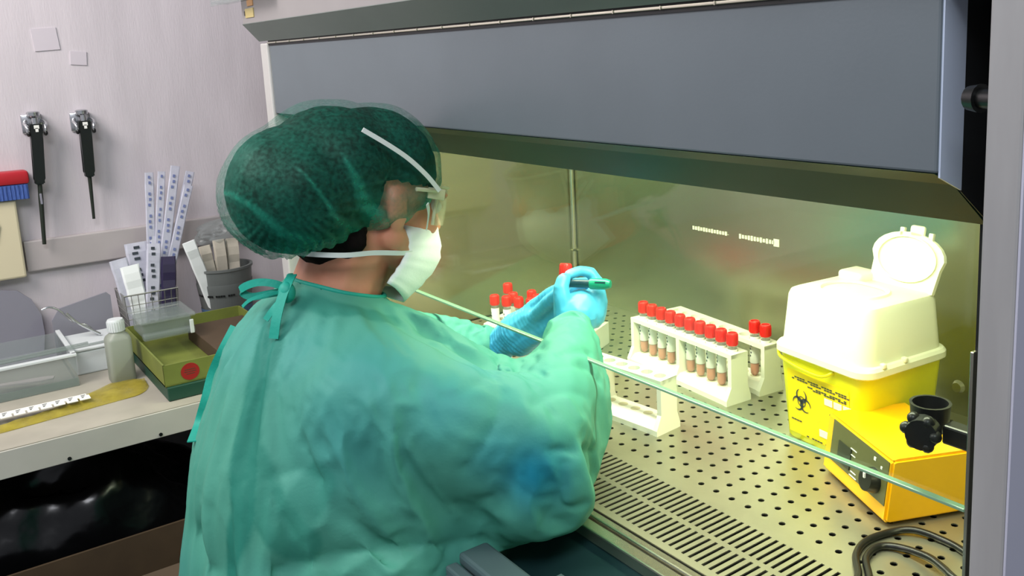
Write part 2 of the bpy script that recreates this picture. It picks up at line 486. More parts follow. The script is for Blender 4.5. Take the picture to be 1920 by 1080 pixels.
# slotted front grille: two rows of slots
b = B()
SP = 0.01042; sx0 = -0.8501
n0 = int((XL - sx0) / SP) + 1
def strip(y0, y1):
    boxx(b, XL, XR, y0, y1, -0.0015, 0.0)
strip(0.600, 0.6105); strip(0.6535, 0.6610); strip(0.7066, yb0)
for (ya, yb) in ((0.6105, 0.6535), (0.6610, 0.7066)):
    for k in range(n0, int((XR - sx0) / SP) + 1):
        xc = sx0 + k * SP + SP / 2
        boxx(b, xc - 0.0031, xc + 0.0031, ya, yb, -0.0015, 0.0)
cp('front_grille', b, 'steel_floor', 'slotted steel intake grille')
b = B(); boxx(b, XL, XR, 0.58, YB, -0.08, -0.075); cp('drain_pan', b, 'dark_hole')
# front lip and lower front
b = B(); boxx(b, XL - 0.1, XR + 0.04, 0.588, 0.5985, -0.02, -0.001, 0.002); boxx(b, XL - 0.1, XR + 0.04, 0.570, 0.586, -0.02, -0.004, 0.002)
cp('front_lip', b, 'steel_bright', 'bright folded steel front lip')
b = B(); prism(b, [(0.588, -0.021), (0.572, -0.021), (0.470, -0.075), (0.470, -0.185), (0.600, -0.185), (0.600, -0.021)], 'x', -1.72, XR + 0.06)
cp('lower_front', b, 'teal_dark', 'dark teal sloping lower front')
b = B(); boxx(b, -0.825, -0.30, 0.425, 0.462, -0.012, 0.003, 0.004); boxx(b, -0.825, -0.30, 0.408, 0.423, -0.018, -0.006, 0.003)
boxx(b, -0.825, -0.30, 0.392, 0.404, -0.026, -0.014, 0.003); boxx(b, -0.820, -0.30, 0.394, 0.460, -0.030, -0.015)
ar = cp('arm_rest', b, 'rail', 'grey metal arm rest rail')
for x in (-0.72, -0.4):
    b = B(); boxx(b, x - 0.015, x + 0.015, 0.40, 0.50, -0.07, -0.012); cp('bracket', b, 'rail', parent=ar)
# legs
for (x, y) in ((-1.66, 0.62), (-0.34, 0.62), (-1.66, 1.2), (-0.34, 1.2)):
    b = B(); boxx(b, x - 0.025, x + 0.025, y - 0.025, y + 0.025, -0.80, -0.12, 0.003); cp('leg', b, 'post')
b = B(); boxx(b, -1.70, XR + 0.06, 0.60, 1.24, -0.19, -0.082); cp('base_box', b, 'header_low')
# hood: front panel, lower chamfer with painted green reflection, side frame, header
XPL, XPR = -1.683, -0.341
b = B(); boxx(b, XPL, XPR, 0.560, 0.630, 0.449, 0.574, 0.002); boxx(b, XPL, XPR, 0.56, 0.62, 0.574, 0.60)
cp('front_panel', b, 'panel', 'blue-grey front panel of the hood')
b = B(); prism(b, [(0.560, 0.4488), (0.585, 0.438), (0.633, 0.402), (0.640, 0.402), (0.640, 0.4488)], 'x', XPL, XPR - 0.002); cp('panel_chamfer', b, 'chamfer', 'hood underside with the green reflection of the gown painted in')
b = B(); prism(b, [(0.562, 0.446), (0.562, 0.60), (0.590, 0.60), (0.590, 0.434)], 'x', XPR, XPR + 0.0015); cp('lit_panel_end', b, 'panel_lit', 'end face of the hood with side light painted in pale blue')
b = B(); prism(b, [(0.5905, 0.433), (0.5905, 0.60), (0.660, 0.60), (0.660, 0.40), (0.634, 0.402)], 'x', XPR, XPR + 0.001); cp('end_shade_sheet', b, 'black_matte', 'flat black sheet painting the shade in the gap behind the hood end')  # flush black sheet, stands in for the shade of the gap
b = B(); boxx(b, XPL, XPR, 0.5565, 0.5595, 0.5755, 0.5785, 0.0008)
for k in range(20): boxx(b, XPR - 0.004 - k * 0.068, XPR - 0.003 - k * 0.068, 0.5555, 0.56, 0.5753, 0.5788)
cp('hinge', b, 'steel_bright', 'long piano hinge above the panel')
b = B(); boxx(b, XPL, XPR, 0.5585, 0.562, 0.572, 0.582); cp('hinge_gap', b, 'black_matte')
b = B(); boxx(b, -1.722, XPL - 0.002, 0.556, 0.640, 0.36, 0.577, 0.003); cp('side_frame', b, 'white_frame', 'white left edge of the hood')
b = B(); boxx(b, -1.722, XPL - 0.002, 0.556, YB + .02, -0.12, 0.36, 0.003); cp('side_frame', b, 'white_frame')
b = B(); prism(b, [(0.556, 0.5815), (0.530, 0.612), (0.530, 0.86), (1.19, 0.86), (1.19, 0.5815)], 'x', -1.722, -0.27); hd = cp('header', b, 'header', 'light grey header box')
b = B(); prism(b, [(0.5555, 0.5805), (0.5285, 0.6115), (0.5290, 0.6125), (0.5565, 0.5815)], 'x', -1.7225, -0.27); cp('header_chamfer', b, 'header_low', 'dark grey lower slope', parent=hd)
b = B(); boxx(b, -1.686, -1.655, 0.5285, 0.530, 0.642, 0.652); cp('sticker', b, 'sticker_orange', 'orange sticker', parent=hd)
b = B(); boxx(b, -1.700, -1.655, 0.5285, 0.530, 0.622, 0.638); cp('sticker', b, 'sticker_yellow', 'yellow sticker', parent=hd)
b = B(); boxx(b, -1.705, -1.700, 0.5280, 0.530, 0.626, 0.634); cp('sticker_mark', b, 'black', parent=hd)
b = B(); boxx(b, -1.80, -1.53, 0.500, 0.530, 0.652, 0.656); boxx(b, -1.80, -1.53, 0.498, 0.502, 0.648, 0.690, 0.001)
cp('document_holder', b, 'acrylic', 'clear plastic holder on the header', parent=hd)
# glass sash
b = B(); boxx(b, XL, -0.352, YG, YG + 0.006, 0.168, 0.45); gs = cp('sash', b, 'glass', 'clear glass sash')
b = B(); boxx(b, XL, -0.352, YG - 0.0005, YG + 0.0065, 0.1650, 0.168, 0.0008); cp('sash_edge', b, 'glass_edge', 'pale green cut edge', parent=gs)
# right jamb and post
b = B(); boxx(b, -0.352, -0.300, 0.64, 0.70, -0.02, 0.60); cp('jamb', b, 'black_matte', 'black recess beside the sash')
b = B(); boxx(b, -0.3525, -0.3495, 0.6335, 0.640, 0.10, 0.30, 0.0005); cp('sash_guide', b, 'steel_bright', 'thin bright steel guide')
b = B(); boxx(b, -0.285, -0.2615, 0.52, 0.70, -0.30, 0.90, 0.002); ps = cp('corner_post', b, 'post', 'grey right corner post')
b = B(); boxx(b, -0.2615, -0.2600, 0.5205, 1.2, -0.30, 0.90); cp('post_side', b, 'post_side', 'paler outer side', parent=ps)
b = B(); cyl(b, (-0.286, 0.545, 0.502), (-0.305, 0.55, 0.502), 0.0075, 0.0065); cyl(b, (-0.305, 0.55, 0.502), (-0.314, 0.552, 0.502), 0.0095, 0.008)
cp('latch_knob', b, 'black', 'black latch knob', smooth=40)
# lamp inside the hood
b = B(); cyl(b, (-1.52, 0.72, 0.50), (-0.42, 0.72, 0.50), 0.008, seg=12); cp('fluorescent_tube', b, 'lamp', 'lit fluorescent tube')

# ------------------------------------------------------------------ tubes and racks
def tube_parts():
    t = thing('sample_tube', 'x', 'sample tube', (0, 0, 0), group='red capped sample tubes')
    b = B(); lathe(b, [(0, 0.0), (0.0040, 0.0004), (0.0068, 0.004), (0.0074, 0.010), (0.0074, 0.074), (0.0060, 0.0745), (0, 0.0745)], 14)
    body = obj('tube_body', b, MT['tube_clear'], t, smooth=40)
    b = B(); lathe(b, [(0, 0.0006), (0.0036, 0.001), (0.0062, 0.0045), (0.0067, 0.010), (0.0067, 0.021), (0, 0.021)], 12)
    obj('liquid', b, MT['liquid'], t, smooth=40)
    b = B()
    lathe(b, [(0.0077, 0.022), (0.0078, 0.0222), (0.0078, 0.066), (0.0077, 0.0662)], 16)
    lb = obj('paper_label', b, MT['paper'], t, smooth=40)
    b = B()
    for k in range(5):
        a = -1.9 + 0.22 * (k % 2); z = 0.034 + 0.0058 * k
        box(b, (0.0079 * math.cos(a), 0.0079 * math.sin(a), z), (0.0005, 0.0022, 0.0030), 0, rz(math.degrees(a)))
    obj('label_print', b, MT['ink'], lb)
    b = B()
    prof = [(0, 0.0720), (0.0082, 0.0720), (0.0088, 0.0735), (0.0088, 0.0895), (0.0078, 0.0912), (0.0062, 0.0912), (0.0058, 0.0895), (0, 0.0895)]
    lathe(b, prof, 18)
    for k in range(18):
        a = 2 * PI * k / 18
        box(b, (0.0088 * math.cos(a), 0.0088 * math.sin(a), 0.0812), (0.0009, 0.0010, 0.0150), 0, rz(math.degrees(a)))
    obj('cap', b, MT['cap_red'], t, smooth=35, label='ribbed red cap')
    return t
TUBE = tube_parts()
tube_used = [False]
def dup(root):
    r = root.copy(); COL.objects.link(r)
    for ch in list(root.children):
        c = ch.copy(); COL.objects.link(c); c.parent = r
        for g in list(ch.children):
            d = g.copy(); COL.objects.link(d); d.parent = c
    return r
def place_tube(x, y, z, label, group, spin=0.0, tilt=None):
    t = TUBE if not tube_used[0] else dup(TUBE)
    tube_used[0] = True
    t.location = (x, y, z + Z0)
    t.rotation_euler = tilt if tilt is not None else (0, 0, spin)
    t['label'] = label; t['group'] = group
    return t

def hole_plate(bm, xs, r, x0, x1, y0, y1, z0, z1, ys=(0.0,), seg=16):
    """plate pierced by round holes; cells around each hole, joined into one plate"""
    ylim = [y0] + [(ys[i] + ys[i + 1]) / 2 for i in range(len(ys) - 1)] + [y1]
    xlim = [x0] + [(xs[i] + xs[i + 1]) / 2 for i in range(len(xs) - 1)] + [x1]
    for j, cy in enumerate(ys):
        for i, cx in enumerate(xs):
            a0, a1, b0, b1 = xlim[i], xlim[i + 1], ylim[j], ylim[j + 1]
            tops = []; bots = []; to = []; bo = []
            for k in range(seg):
                an = 2 * PI * (k + 0.5) / seg; ca, sa = math.cos(an), math.sin(an)
                tx = ((a1 - cx) / ca if ca > 0 else (a0 - cx) / ca) if abs(ca) > 1e-6 else 9
                ty = ((b1 - cy) / sa if sa > 0 else (b0 - cy) / sa) if abs(sa) > 1e-6 else 9
                t_ = min(tx, ty)
                tops.append(bm.verts.new((cx + r * ca, cy + r * sa, z1))); bots.append(bm.verts.new((cx + r * ca, cy + r * sa, z0)))
                to.append(bm.verts.new((cx + t_ * ca, cy + t_ * sa, z1))); bo.append(bm.verts.new((cx + t_ * ca, cy + t_ * sa, z0)))
            corners = [(a1, b1), (a0, b1), (a0, b0), (a1, b0)]
            for k in range(seg):
                k2 = (k + 1) % seg
                p, q = to[k].co, to[k2].co
                extra = None
                if abs(p.x - q.x) > 1e-6 and abs(p.y - q.y) > 1e-6:
                    for c_ in corners:
                        if (abs(p.x - c_[0]) < 1e-6 or abs(q.x - c_[0]) < 1e-6) and (abs(p.y - c_[1]) < 1e-6 or abs(q.y - c_[1]) < 1e-6): extra = c_
                if extra:
                    et = bm.verts.new((extra[0], extra[1], z1)); eb = bm.verts.new((extra[0], extra[1], z0))
                    bm.faces.new((tops[k], to[k], et, to[k2], tops[k2])); bm.faces.new((bots[k], bots[k2], bo[k2], eb, bo[k]))
                    bm.faces.new((to[k], bo[k], eb, et)); bm.faces.new((et, eb, bo[k2], to[k2]))
                else:
                    bm.faces.new((tops[k], to[k], to[k2], tops[k2])); bm.faces.new((bots[k], bots[k2], bo[k2], bo[k]))
                    bm.faces.new((to[k], bo[k], bo[k2], to[k2]))
                bm.faces.new((tops[k], tops[k2], bots[k2], bots[k]))
    return bm

def row_rack(label, loc, ang):
    """single-row rack, front left foot at loc, 0.262 long"""
    t = thing('tube_rack', label, 'tube rack', loc, ang)
    Ln = 0.262
    prof = [(0.0, 0.0), (0.050, 0.0), (0.050, 0.008), (0.044, 0.026), (0.044, 0.080), (0.010, 0.080), (0.010, 0.028), (0.0, 0.008)]
    for x in (0.0, Ln / 2 - 0.004, Ln - 0.008):
        b = B(); prism(b, prof, 'x', x, x + 0.008); obj('end_plate' if x != Ln / 2 - 0.004 else 'divider', b, MT['white_pl'], t)
    xs = [0.0155 + 0.0256 * k for k in range(10)]
    b = B(); hole_plate(b, xs, 0.0092, 0.0, Ln, 0.0102, 0.0438, 0.0735, 0.0802, ys=(0.027,)); obj('top_plate', b, MT['white_pl'], t, label='pierced top plate')
    b = B(); prism(b, [(0.001, 0.0), (0.049, 0.0), (0.049, 0.008), (0.043, 0.017), (0.011, 0.017), (0.001, 0.008)], 'x', 0.002, Ln - 0.002); bp = obj('base', b, MT['white_pl'], t)
    b = B()
    for x in xs: cyl(b, (x, 0.027, 0.0168), (x, 0.027, 0.0173), 0.0075, seg=14)
    obj('tube_seat', b, MT['cream'], bp)
    return t, xs
ORD = ['first', 'second', 'third', 'fourth', 'fifth', 'sixth', 'seventh', 'eighth', 'ninth', 'tenth']
RA = ((-1.173, 0.960, 0.0), math.radians(-4.6))
rA, xs = row_rack('white slotted tube rack holding a full row of ten red-capped tubes', *RA)
def rack_pt(base, ang, x, y): return (base[0] + x * math.cos(ang) - y * math.sin(ang), base[1] + x * math.sin(ang) + y * math.cos(ang))
for k, x in enumerate(xs):
    p = rack_pt(RA[0], RA[1], x, 0.027)
    place_tube(p[0], p[1], 0.0175, 'red-capped tube with salmon liquid, %s from the left in the full rack' % ORD[k], 'tubes in the full rack', spin=0.15 * math.sin(k * 2.1))
RC = ((-1.166, 1.036, 0.0), math.radians(-6.5))
rC, xs = row_rack('white tube rack behind the full one, only two tubes at its right end', *RC)
for k in (8, 9):
    p = rack_pt(RC[0], RC[1], xs[k], 0.027)
    place_tube(p[0], p[1], 0.0175, 'red-capped sample tube near the right end of the rear rack, %s of its two' % ('left' if k == 8 else 'right'), 'tubes in the rear rack')
RB = ((-1.164, 0.762, 0.0), math.radians(6.0))
rB, xs = row_rack('empty white tube rack lying beside the gloved wrist in front of the others', *RB)
# wide low rack behind the hands
AD = math.radians(27)
RD = (-1.438, 0.828, 0.0)
rD = thing('tube_rack', 'wide open-framed white tube rack crowded with red caps behind the gloved hands', 'tube rack', RD, AD)
xs4 = [0.017 + 0.0262 * k for k in range(8)]; ys4 = (0.017, 0.042, 0.067)
for (z0, z1, nm, rr) in ((0.036, 0.041, 'top_plate', 0.0092), (0.018, 0.022, 'middle_plate', 0.0092)):
    b = B(); hole_plate(b, xs4, rr, 0.0, 0.222, 0.0, 0.084, z0, z1, ys=ys4, seg=12); obj(nm, b, MT['white_pl'], rD)
b = B(); boxx(b, 0, 0.222, 0, 0.084, 0.0, 0.003); obj('base', b, MT['white_pl'], rD)
for x in (0.0, 0.216):
    b = B(); boxx(b, x - 0.0005, x + 0.0065, 0, 0.084, 0.0, 0.0415, 0.001); obj('end_plate', b, MT['white_pl'], rD)
rows = {0: range(0, 8), 1: (1, 3, 4, 5, 6), 2: (0, 2, 5, 6, 7)}
rown = {0: 'front', 1: 'middle', 2: 'back'}
for j in rows:
    for n_, k in enumerate(rows[j]):
        p = rack_pt(RD, AD, xs4[k], ys4[j])
        place_tube(p[0], p[1], 0.0034 + 0.010 * (j == 2 and k in (0, 5)), 'red-capped tube in the wide rack behind the hands, %s row, %s from left' % (rown[j], ORD[n_]), 'tubes in the wide rack', spin=0.5 * math.sin(k + j))

# ------------------------------------------------------------------ sharps bin
def rrect(w, d, r, n=5):
    pts = []
    for (cx, cy, a0) in ((w / 2 - r, d / 2 - r, 0), (-w / 2 + r, d / 2 - r, 90), (-w / 2 + r, -d / 2 + r, 180), (w / 2 - r, -d / 2 + r, 270)):
        for k in range(n + 1):
            a = math.radians(a0 + 90 * k / n); pts.append((cx + r * math.cos(a), cy + r * math.sin(a)))
    return pts
def loft(bm, secs, close=True):
    rings = [[bm.verts.new((x, y, z)) for x, y in pts] for pts, z in secs]
    n = len(rings[0])
    for a, c in zip(rings, rings[1:]):
        for k in range(n): bm.faces.new((a[k], a[(k + 1) % n], c[(k + 1) % n], c[k]))
    if close:
        bm.faces.new(rings[0]); bm.faces.new(rings[-1])
    return bm
BA = math.radians(-6.4)
sb = thing('sharps_bin', 'big yellow sharps bin with tall white lid and open round flap', 'sharps bin', (-0.714, 0.995, 0.0), BA)
b = B(); loft(b, [(rrect(0.138, 0.140, 0.016), 0.0), (rrect(0.142, 0.144, 0.018), 0.003), (rrect(0.162, 0.158, 0.020), 0.126)]); by = obj('body', b, MT['bin_yellow'], sb, smooth=40)
b = B(); loft(b, [(rrect(0.166, 0.162, 0.022), 0.122), (rrect(0.174, 0.170, 0.024), 0.125), (rrect(0.174, 0.170, 0.024), 0.133), (rrect(0.168, 0.164, 0.022), 0.137),
                  (rrect(0.160, 0.156, 0.022), 0.138), (rrect(0.152, 0.144, 0.022), 0.203), (rrect(0.146, 0.138, 0.020), 0.210), (rrect(0.136, 0.128, 0.018), 0.2125)])
lid = obj('lid', b, MT['bin_white'], sb, smooth=35)
b = B(); loft(b, [(rrect(0.100, 0.080, 0.034), 0.212), (rrect(0.097, 0.077, 0.034), 0.2155), (rrect(0.088, 0.068, 0.030), 0.2155), (rrect(0.086, 0.066, 0.030), 0.2128)], close=False)
obj('mouth_rim', b, MT['bin_white'], lid, smooth=40, loc=(0.0, -0.014, 0))
b = B(); box(b, (-0.044, 0.044, 0.216), (0.044, 0.040, 0.016), 0.006, seg=3); obj('grip_block', b, MT['bin_white'], lid, smooth=40)
def flap():
    bm = B(); pts = []
    for (x, z) in [(-0.047, 0.0), (-0.045, 0.026)]: pts.append((x, z))
    for k in range(13):
        a = PI - PI * k / 12; pts.append((0.049 * math.cos(a), 0.036 + 0.026 * math.sin(a)))
    for (x, z) in [(0.045, 0.026), (0.040, 0.0)]: pts.append((x, z))
    prism(bm, pts, 'y', -0.003, 0.003)
    for (x, w_, h_) in ((-0.012, 0.006, 0.010), (0.008, 0.020, 0.014), (0.027, 0.006, 0.008)):
        box(bm, (x, 0, 0.060 + h_ / 2 - 0.004), (w_, 0.006, h_), 0.003 if w_ > 0.01 else 0.001)
    return bm
fl = obj('flap', flap(), MT['bin_white'], lid, smooth=30, loc=(0.028, 0.052, 0.210)); fl.scale = (1.18, 1.0, 1.25); fl.rotation_euler = (math.radians(-12), 0, math.radians(2))
b = B(); lathe(b, [(0.038, 0), (0.041, 0.002), (0.041, 0.003), (0.038, 0.003)], 28, Matrix.Translation((0, -0.003, 0.033)) @ rx(90) @ Matrix.Diagonal((1.0, 0.62, 1, 1)))
obj('flap_rim', b, MT['bin_white'], fl, smooth=40)
for k in (-1, 1):
    b = B(); box(b, (0.0845, -0.030 + 0.020 * k, 0.1385), (0.008, 0.007, 0.007), 0.002); obj('clip', b, MT['bin_white'], lid)
# label on the front face (front face leans outwards going up)
lean = math.atan2(0.007, 0.123)
def on_front(x, z, off=0.0):
    return Vector((x, -0.072 - (z - 0.003) * math.tan(lean) - off, z))
def fbox(bm, x, z, w, h, off, th=0.0006):
    box(bm, on_front(x, z, off), (w, th, h), 0, rx(math.degrees(lean)))
b = B(); fbox(b, -0.002, 0.056, 0.112, 0.092, 0.0005); lb = obj('warning_label', b, MT['bin_label'], by, label='deeper yellow printed label')
b = B()
for j, (z, w_, x) in enumerate(((0.0935, 0.105, 0.003), (0.0905, 0.105, 0.003), (0.0855, 0.070, 0.015), (0.083, 0.060, 0.02), (0.030, 0.022, -0.042), (0.047, 0.03, 0.03), (0.012, 0.05, 0.0), (0.058, 0.018, 0.028), (0.058, 0.014, 0.047))):
    n = int(w_ / 0.005)
    for k in range(n):
        if (k * 7 + j * 3) % 5 == 0: continue
        fbox(b, x - w_ / 2 + k * 0.005 + 0.0025, z, 0.0038, 0.0014, 0.0012)
obj('label_print', b, MT['ink'], lb)
b = B()
for k in range(3): fbox(b, 0.018 + 0.0165 * k, 0.0745, 0.014, 0.009, 0.0012)
fbox(b, 0.022, 0.026, 0.044, 0.010, 0.0012)
obj('white_field', b, MT['paper'], lb, label='white boxes on the label')
# biohazard symbol: three open crescents, a ring and hub
b = B()
def arc(bm, cx, cz, r, a0, a1, w0, w1, n=24):
    prev = None
    for k in range(n + 1):
        t_ = k / n; a = math.radians(a0 + (a1 - a0) * t_); w_ = w0 + (w1 - w0) * math.sin(PI * t_)
        row = [bm.verts.new(on_front(cx + (r + s * w_ / 2) * math.cos(a), cz + (r + s * w_ / 2) * math.sin(a), 0.0014)) for s in (-1, 1)]
        if prev: bm.faces.new((prev[0], prev[1], row[1], row[0]))
        prev = row
SX, SZ, SR = -0.032, 0.060, 0.0090
for k in range(3):
    a = 90 + 120 * k
    cx = SX + 0.0088 * math.cos(math.radians(a)); cz = SZ + 0.0088 * math.sin(math.radians(a))
    arc(b, cx, cz, SR, a + 28, a + 332, 0.0007, 0.0034)
arc(b, SX, SZ, 0.0072, 0, 360, 0.0012, 0.0012)
arc(b, SX, SZ, 0.0022, 0, 360, 0.0012, 0.0012)
obj('biohazard_symbol', b, MT['ink'], lb)
b = B()
tube(b, [(-0.078, -0.076, 0.122), (-0.066, -0.083, 0.117), (-0.035, -0.085, 0.112), (0.0, -0.085, 0.110), (0.018, -0.085, 0.113), (0.028, -0.079, 0.120)], 0.0022, 8, 5)
obj('carry_handle', b, MT['bin_yellow'], sb, smooth=60)

# ------------------------------------------------------------------ yellow mixer
F_ = Vector((-0.548, 0.815, 0)); L_ = Vector((-0.684, 0.878, 0))
e1 = (F_ - L_).normalized(); e2 = Vector((-e1.y, e1.x, 0)); wd = (F_ - L_).length
ang = math.atan2(e1.y, e1.x)
mx_ = thing('bench_mixer', 'yellow boxy laboratory mixer with dark slanted control panel beside the sharps bin', 'lab mixer', (L_.x, L_.y, 0.0), ang)
b = B()
prof = [(0.0, 0.006), (0.006, 0.004), (0.118, 0.004), (0.118, 0.078), (0.014, 0.0795), (0.009, 0.078)]
prism(b, prof, 'x', 0.0, wd)
bmesh.ops.bevel(b, geom=b.edges[:], offset=0.003, segments=2, affect='EDGES')
hs = obj('housing', b, MT['dev_yellow'], mx_, smooth=30)
sl = math.atan2(0.0090, 0.072)
def on_slant(x, t, off=0): # t along the slanted face 0..1
    return Vector((x, 0.0 + 0.0090 * t - off, 0.006 + 0.072 * t))
def sbox(bm, x, t, w, h, off, th=0.0008): box(bm, on_slant(x, t, off), (w, th, h), 0, rx(-math.degrees(sl)))
b = B(); sbox(b, wd * 0.54, 0.61, wd * 0.86, 0.052, 0.0006); pn = obj('control_panel', b, MT['dev_panel'], hs, label='dark olive control panel')
b = B(); sbox(b, wd * 0.34, 0.52, 0.030, 0.026, 0.0015, 0.002); obj('rocker_switch', b, MT['dev_dark'], pn, label='black square switch')
b = B(); p = on_slant(wd * 0.80, 0.52, 0.001); cyl(b, p, p + Vector((0, -0.012, 0.003)), 0.015, 0.013, 20); kn = obj('dial', b, MT['black'], pn, smooth=40)
b = B(); box(b, p + Vector((0, -0.0125, 0.008)), (0.003, 0.002, 0.006)); obj('dial_mark', b, MT['paper'], kn)
b = B()
for (x, t, w_, h_) in ((0.47, 0.72, 0.014, 0.001), (0.47, 0.62, 0.010, 0.001), (0.50, 0.35, 0.012, 0.001), (0.5, 0.28, 0.016, 0.001), (0.78, 0.86, 0.004, 0.004), (0.88, 0.80, 0.003, 0.003)):
    sbox(b, wd * x, t, w_, h_, 0.0014)
obj('panel_print', b, MT['paper'], pn)
for (x, y) in ((0.02, 0.02), (wd - 0.02, 0.02), (0.02, 0.10), (wd - 0.02, 0.10)):
    b = B(); cyl(b, (x, y, 0), (x, y, 0.006), 0.010, 0.011, 14); obj('foot', b, MT['black'], mx_)

# black clamp reaching in from the right
cl = thing('clamp', 'black plastic ring clamp on an arm above the yellow mixer', 'clamp', (-0.353, 0.665, 0.21))
b = B(); boxx(b, -0.390, -0.3425, 0.660, 0.676, 0.203, 0.220, 0.002); obj('arm', b, MT['black'], cl, world=True)
cc = Vector((-0.411, 0.676, 0.2210))
b = B(); lathe(b, [(0.0, -0.012), (0.0145, -0.012), (0.0162, -0.008), (0.0172, 0.006), (0.0178, 0.0085), (0.0152, 0.0085), (0.0145, 0.004), (0.012, -0.008), (0.0, -0.009)], 24, Matrix.Translation(cc)); obj('cup', b, MT['black'], cl, smooth=40, world=True)
kc = Vector((-0.403, 0.655, 0.2125))
b = B(); cyl(b, kc, kc + Vector((0.004, -0.012, 0.0)), 0.0145, 0.0135, 20)
for k in range(6):
    a = k * PI / 3; q = kc + Vector((0.0140 * math.cos(a), -0.006, 0.0125 * math.sin(a)))
    ell(b, q, (0.0055, 0.006, 0.0055), sub=2)
obj('knob', b, MT['black'], cl, smooth=50, world=True)
b = B(); cyl(b, kc + Vector((0, 0.002, 0)), cc + Vector((0, 0, -0.014)), 0.011, 0.012); obj('joint', b, MT['black'], cl, smooth=50, world=True)

# black power cable lying on the tray
b = B()
zc = 0.0042
tube(b, [(-0.500, 0.690, zc), (-0.508, 0.712, zc), (-0.532, 0.741, zc), (-0.541, 0.772, zc), (-0.534, 0.807, zc), (-0.518, 0.826, zc + 0.002), (-0.491, 0.834, zc), (-0.461, 0.830, zc), (-0.42, 0.81, zc), (-0.40, 0.77, zc + 0.003), (-0.43, 0.765, zc + 0.008), (-0.450, 0.774, zc + 0.008),
         (-0.474, 0.784, zc + 0.006), (-0.507, 0.786, zc + 0.001), (-0.525, 0.773, zc), (-0.522, 0.745, zc), (-0.501, 0.720, zc), (-0.480, 0.695, zc), (-0.45, 0.675, zc), (-0.40, 0.68, zc), (-0.37, 0.70, zc)], 0.0040, 8, 6)
o = obj('power_cable', b, MT['black'], smooth=60); tag(o, 'black power cable coiled on the perforated steel beside the mixer', 'cable')

# ------------------------------------------------------------------ on the left wall
def wall_tool(y, ztop, zmid, ztip, label, lean_, rough_tip):
    t = thing('pipette', label, 'pipette', (XW + 0.03, y, ztop), 0, 'pipettes hanging on the wall')
    hh = ztop - zmid
    b = B(); prism(b, [(-0.011, -0.004), (0.011, -0.004), (0.012, -0.020), (0.009, -0.035), (0.0078, -hh + 0.012), (0.009, -hh + 0.006), (0.008, -hh), (-0.008, -hh), (-0.009, -hh + 0.006), (-0.0078, -hh + 0.012), (-0.010, -0.035), (-0.012, -0.020)], 'x', -0.010, 0.010)
    for v in b.verts: v.co.y += lean_ * v.co.z
    bmesh.ops.bevel(b, geom=b.edges[:], offset=0.002, segments=2, affect='EDGES')
    h = obj('handle', b, MT['black'], t, smooth=40)
    b = B(); box(b, (0.0105, 0.0, -0.010), (0.002, 0.009, 0.007)); box(b, (0.0105, 0.0, -0.016), (0.002, 0.005, 0.008)); obj('display', b, MT['paper'], h, label='white mark on the black handle')
    b = B(); cyl(b, (0, lean_ * -0.0, -0.004), (0, 0, 0.008), 0.006, 0.0055); obj('plunger', b, MT['chrome'], t, smooth=40)
    tl = ztop - ztip
    b = B(); tube(b, [(0, -lean_ * hh, -hh), (0, -lean_ * (hh + 0.03), -hh - 0.03), (0.0, -lean_ * tl, -tl)], [0.0042, 0.0046, 0.0036] if rough_tip else [0.0040, 0.0036, 0.0028], 10)
    sh = obj('tip_shaft', b, MT['dev_dark'], t, smooth=50, label='dark slim shaft')
    if rough_tip:
        b = B(); box(b, (0.0042, -lean_ * (hh + 0.03), -hh - 0.03), (0.002, 0.004, 0.022), 0.0005); obj('window', b, MT['grey_pl'], sh)
    return t
def holder(y, z, label):
    t = thing('pipette_holder', label, 'pipette holder', (XW, y, z), 0, 'chrome clip holders on the wall')
    b = B(); box(b, (0.003, -0.003, -0.010), (0.006, 0.038, 0.040), 0.003); obj('back_plate', b, MT['chrome'], t, smooth=40)
    for s in (-1, 1):
        b = B(); tube(b, [(0.005, s * 0.014, -0.004), (0.022, s * 0.018, -0.008), (0.036, s * 0.0165, -0.014), (0.038, s * 0.015, -0.026)], 0.0035, 8, 4); obj('jaw', b, MT['chrome'], t, smooth=50)
        b = B(); ell(b, (0.038, s * 0.015, -0.028), (0.005, 0.004, 0.006), sub=2); obj('jaw_pad', b, MT['black'], t, smooth=60)
    b = B(); lathe(b, [(0.009, 0), (0.012, 0.003), (0.012, 0.010), (0.0085, 0.012), (0, 0.012)], 20, Matrix.Translation((0.014, 0, 0.004))); obj('top_ring', b, MT['chrome'], t, smooth=40)
    return t
holder(0.233, 0.445, 'chrome clip holder on the wall nearer the red and blue brush')
wall_tool(0.233, 0.440, 0.313, 0.188, 'black handled pipette with long dark shaft hanging nearer the red brush', 0.06, True)
holder(0.320, 0.443, 'chrome clip holder on the wall nearer the cabinet')
wall_tool(0.320, 0.440, 0.318, 0.228, 'black handled pipette with shorter thin shaft hanging nearer the cabinet', 0.03, False)

t = thing('dispenser_box', 'cream plastic dispenser box fixed on the wall below the red brush', 'dispenser', (XW, 0.10, 0.125))
b = B(); boxx(b, XW, XW + 0.030, -0.03, 0.180, 0.125, 0.286, 0.004); hb = obj('housing', b, MT['cream'], t, world=True)
b = B(); prism(b, [(0.0, 0.20), (0.132, 0.20), (0.140, 0.205), (0.147, 0.235), (0.138, 0.268), (0.130, 0.272), (0.0, 0.272)], 'x', XW + 0.030, XW + 0.032); obj('raised_panel', b, MT['cream_d'], hb, world=True)
t = thing('brush', 'red backed brush with blue bristles lying across the cream dispenser box', 'brush', (XW + 0.02, 0.13, 0.286))
b = B(); boxx(b, XW + 0.001, XW + 0.04, 0.03, 0.208, 0.317, 0.344, 0.006); obj('back', b, MT['brush_red'], t, world=True, smooth=40)
b = B(); boxx(b, XW + 0.003, XW + 0.036, 0.034, 0.204, 0.2865, 0.317, 0.001)
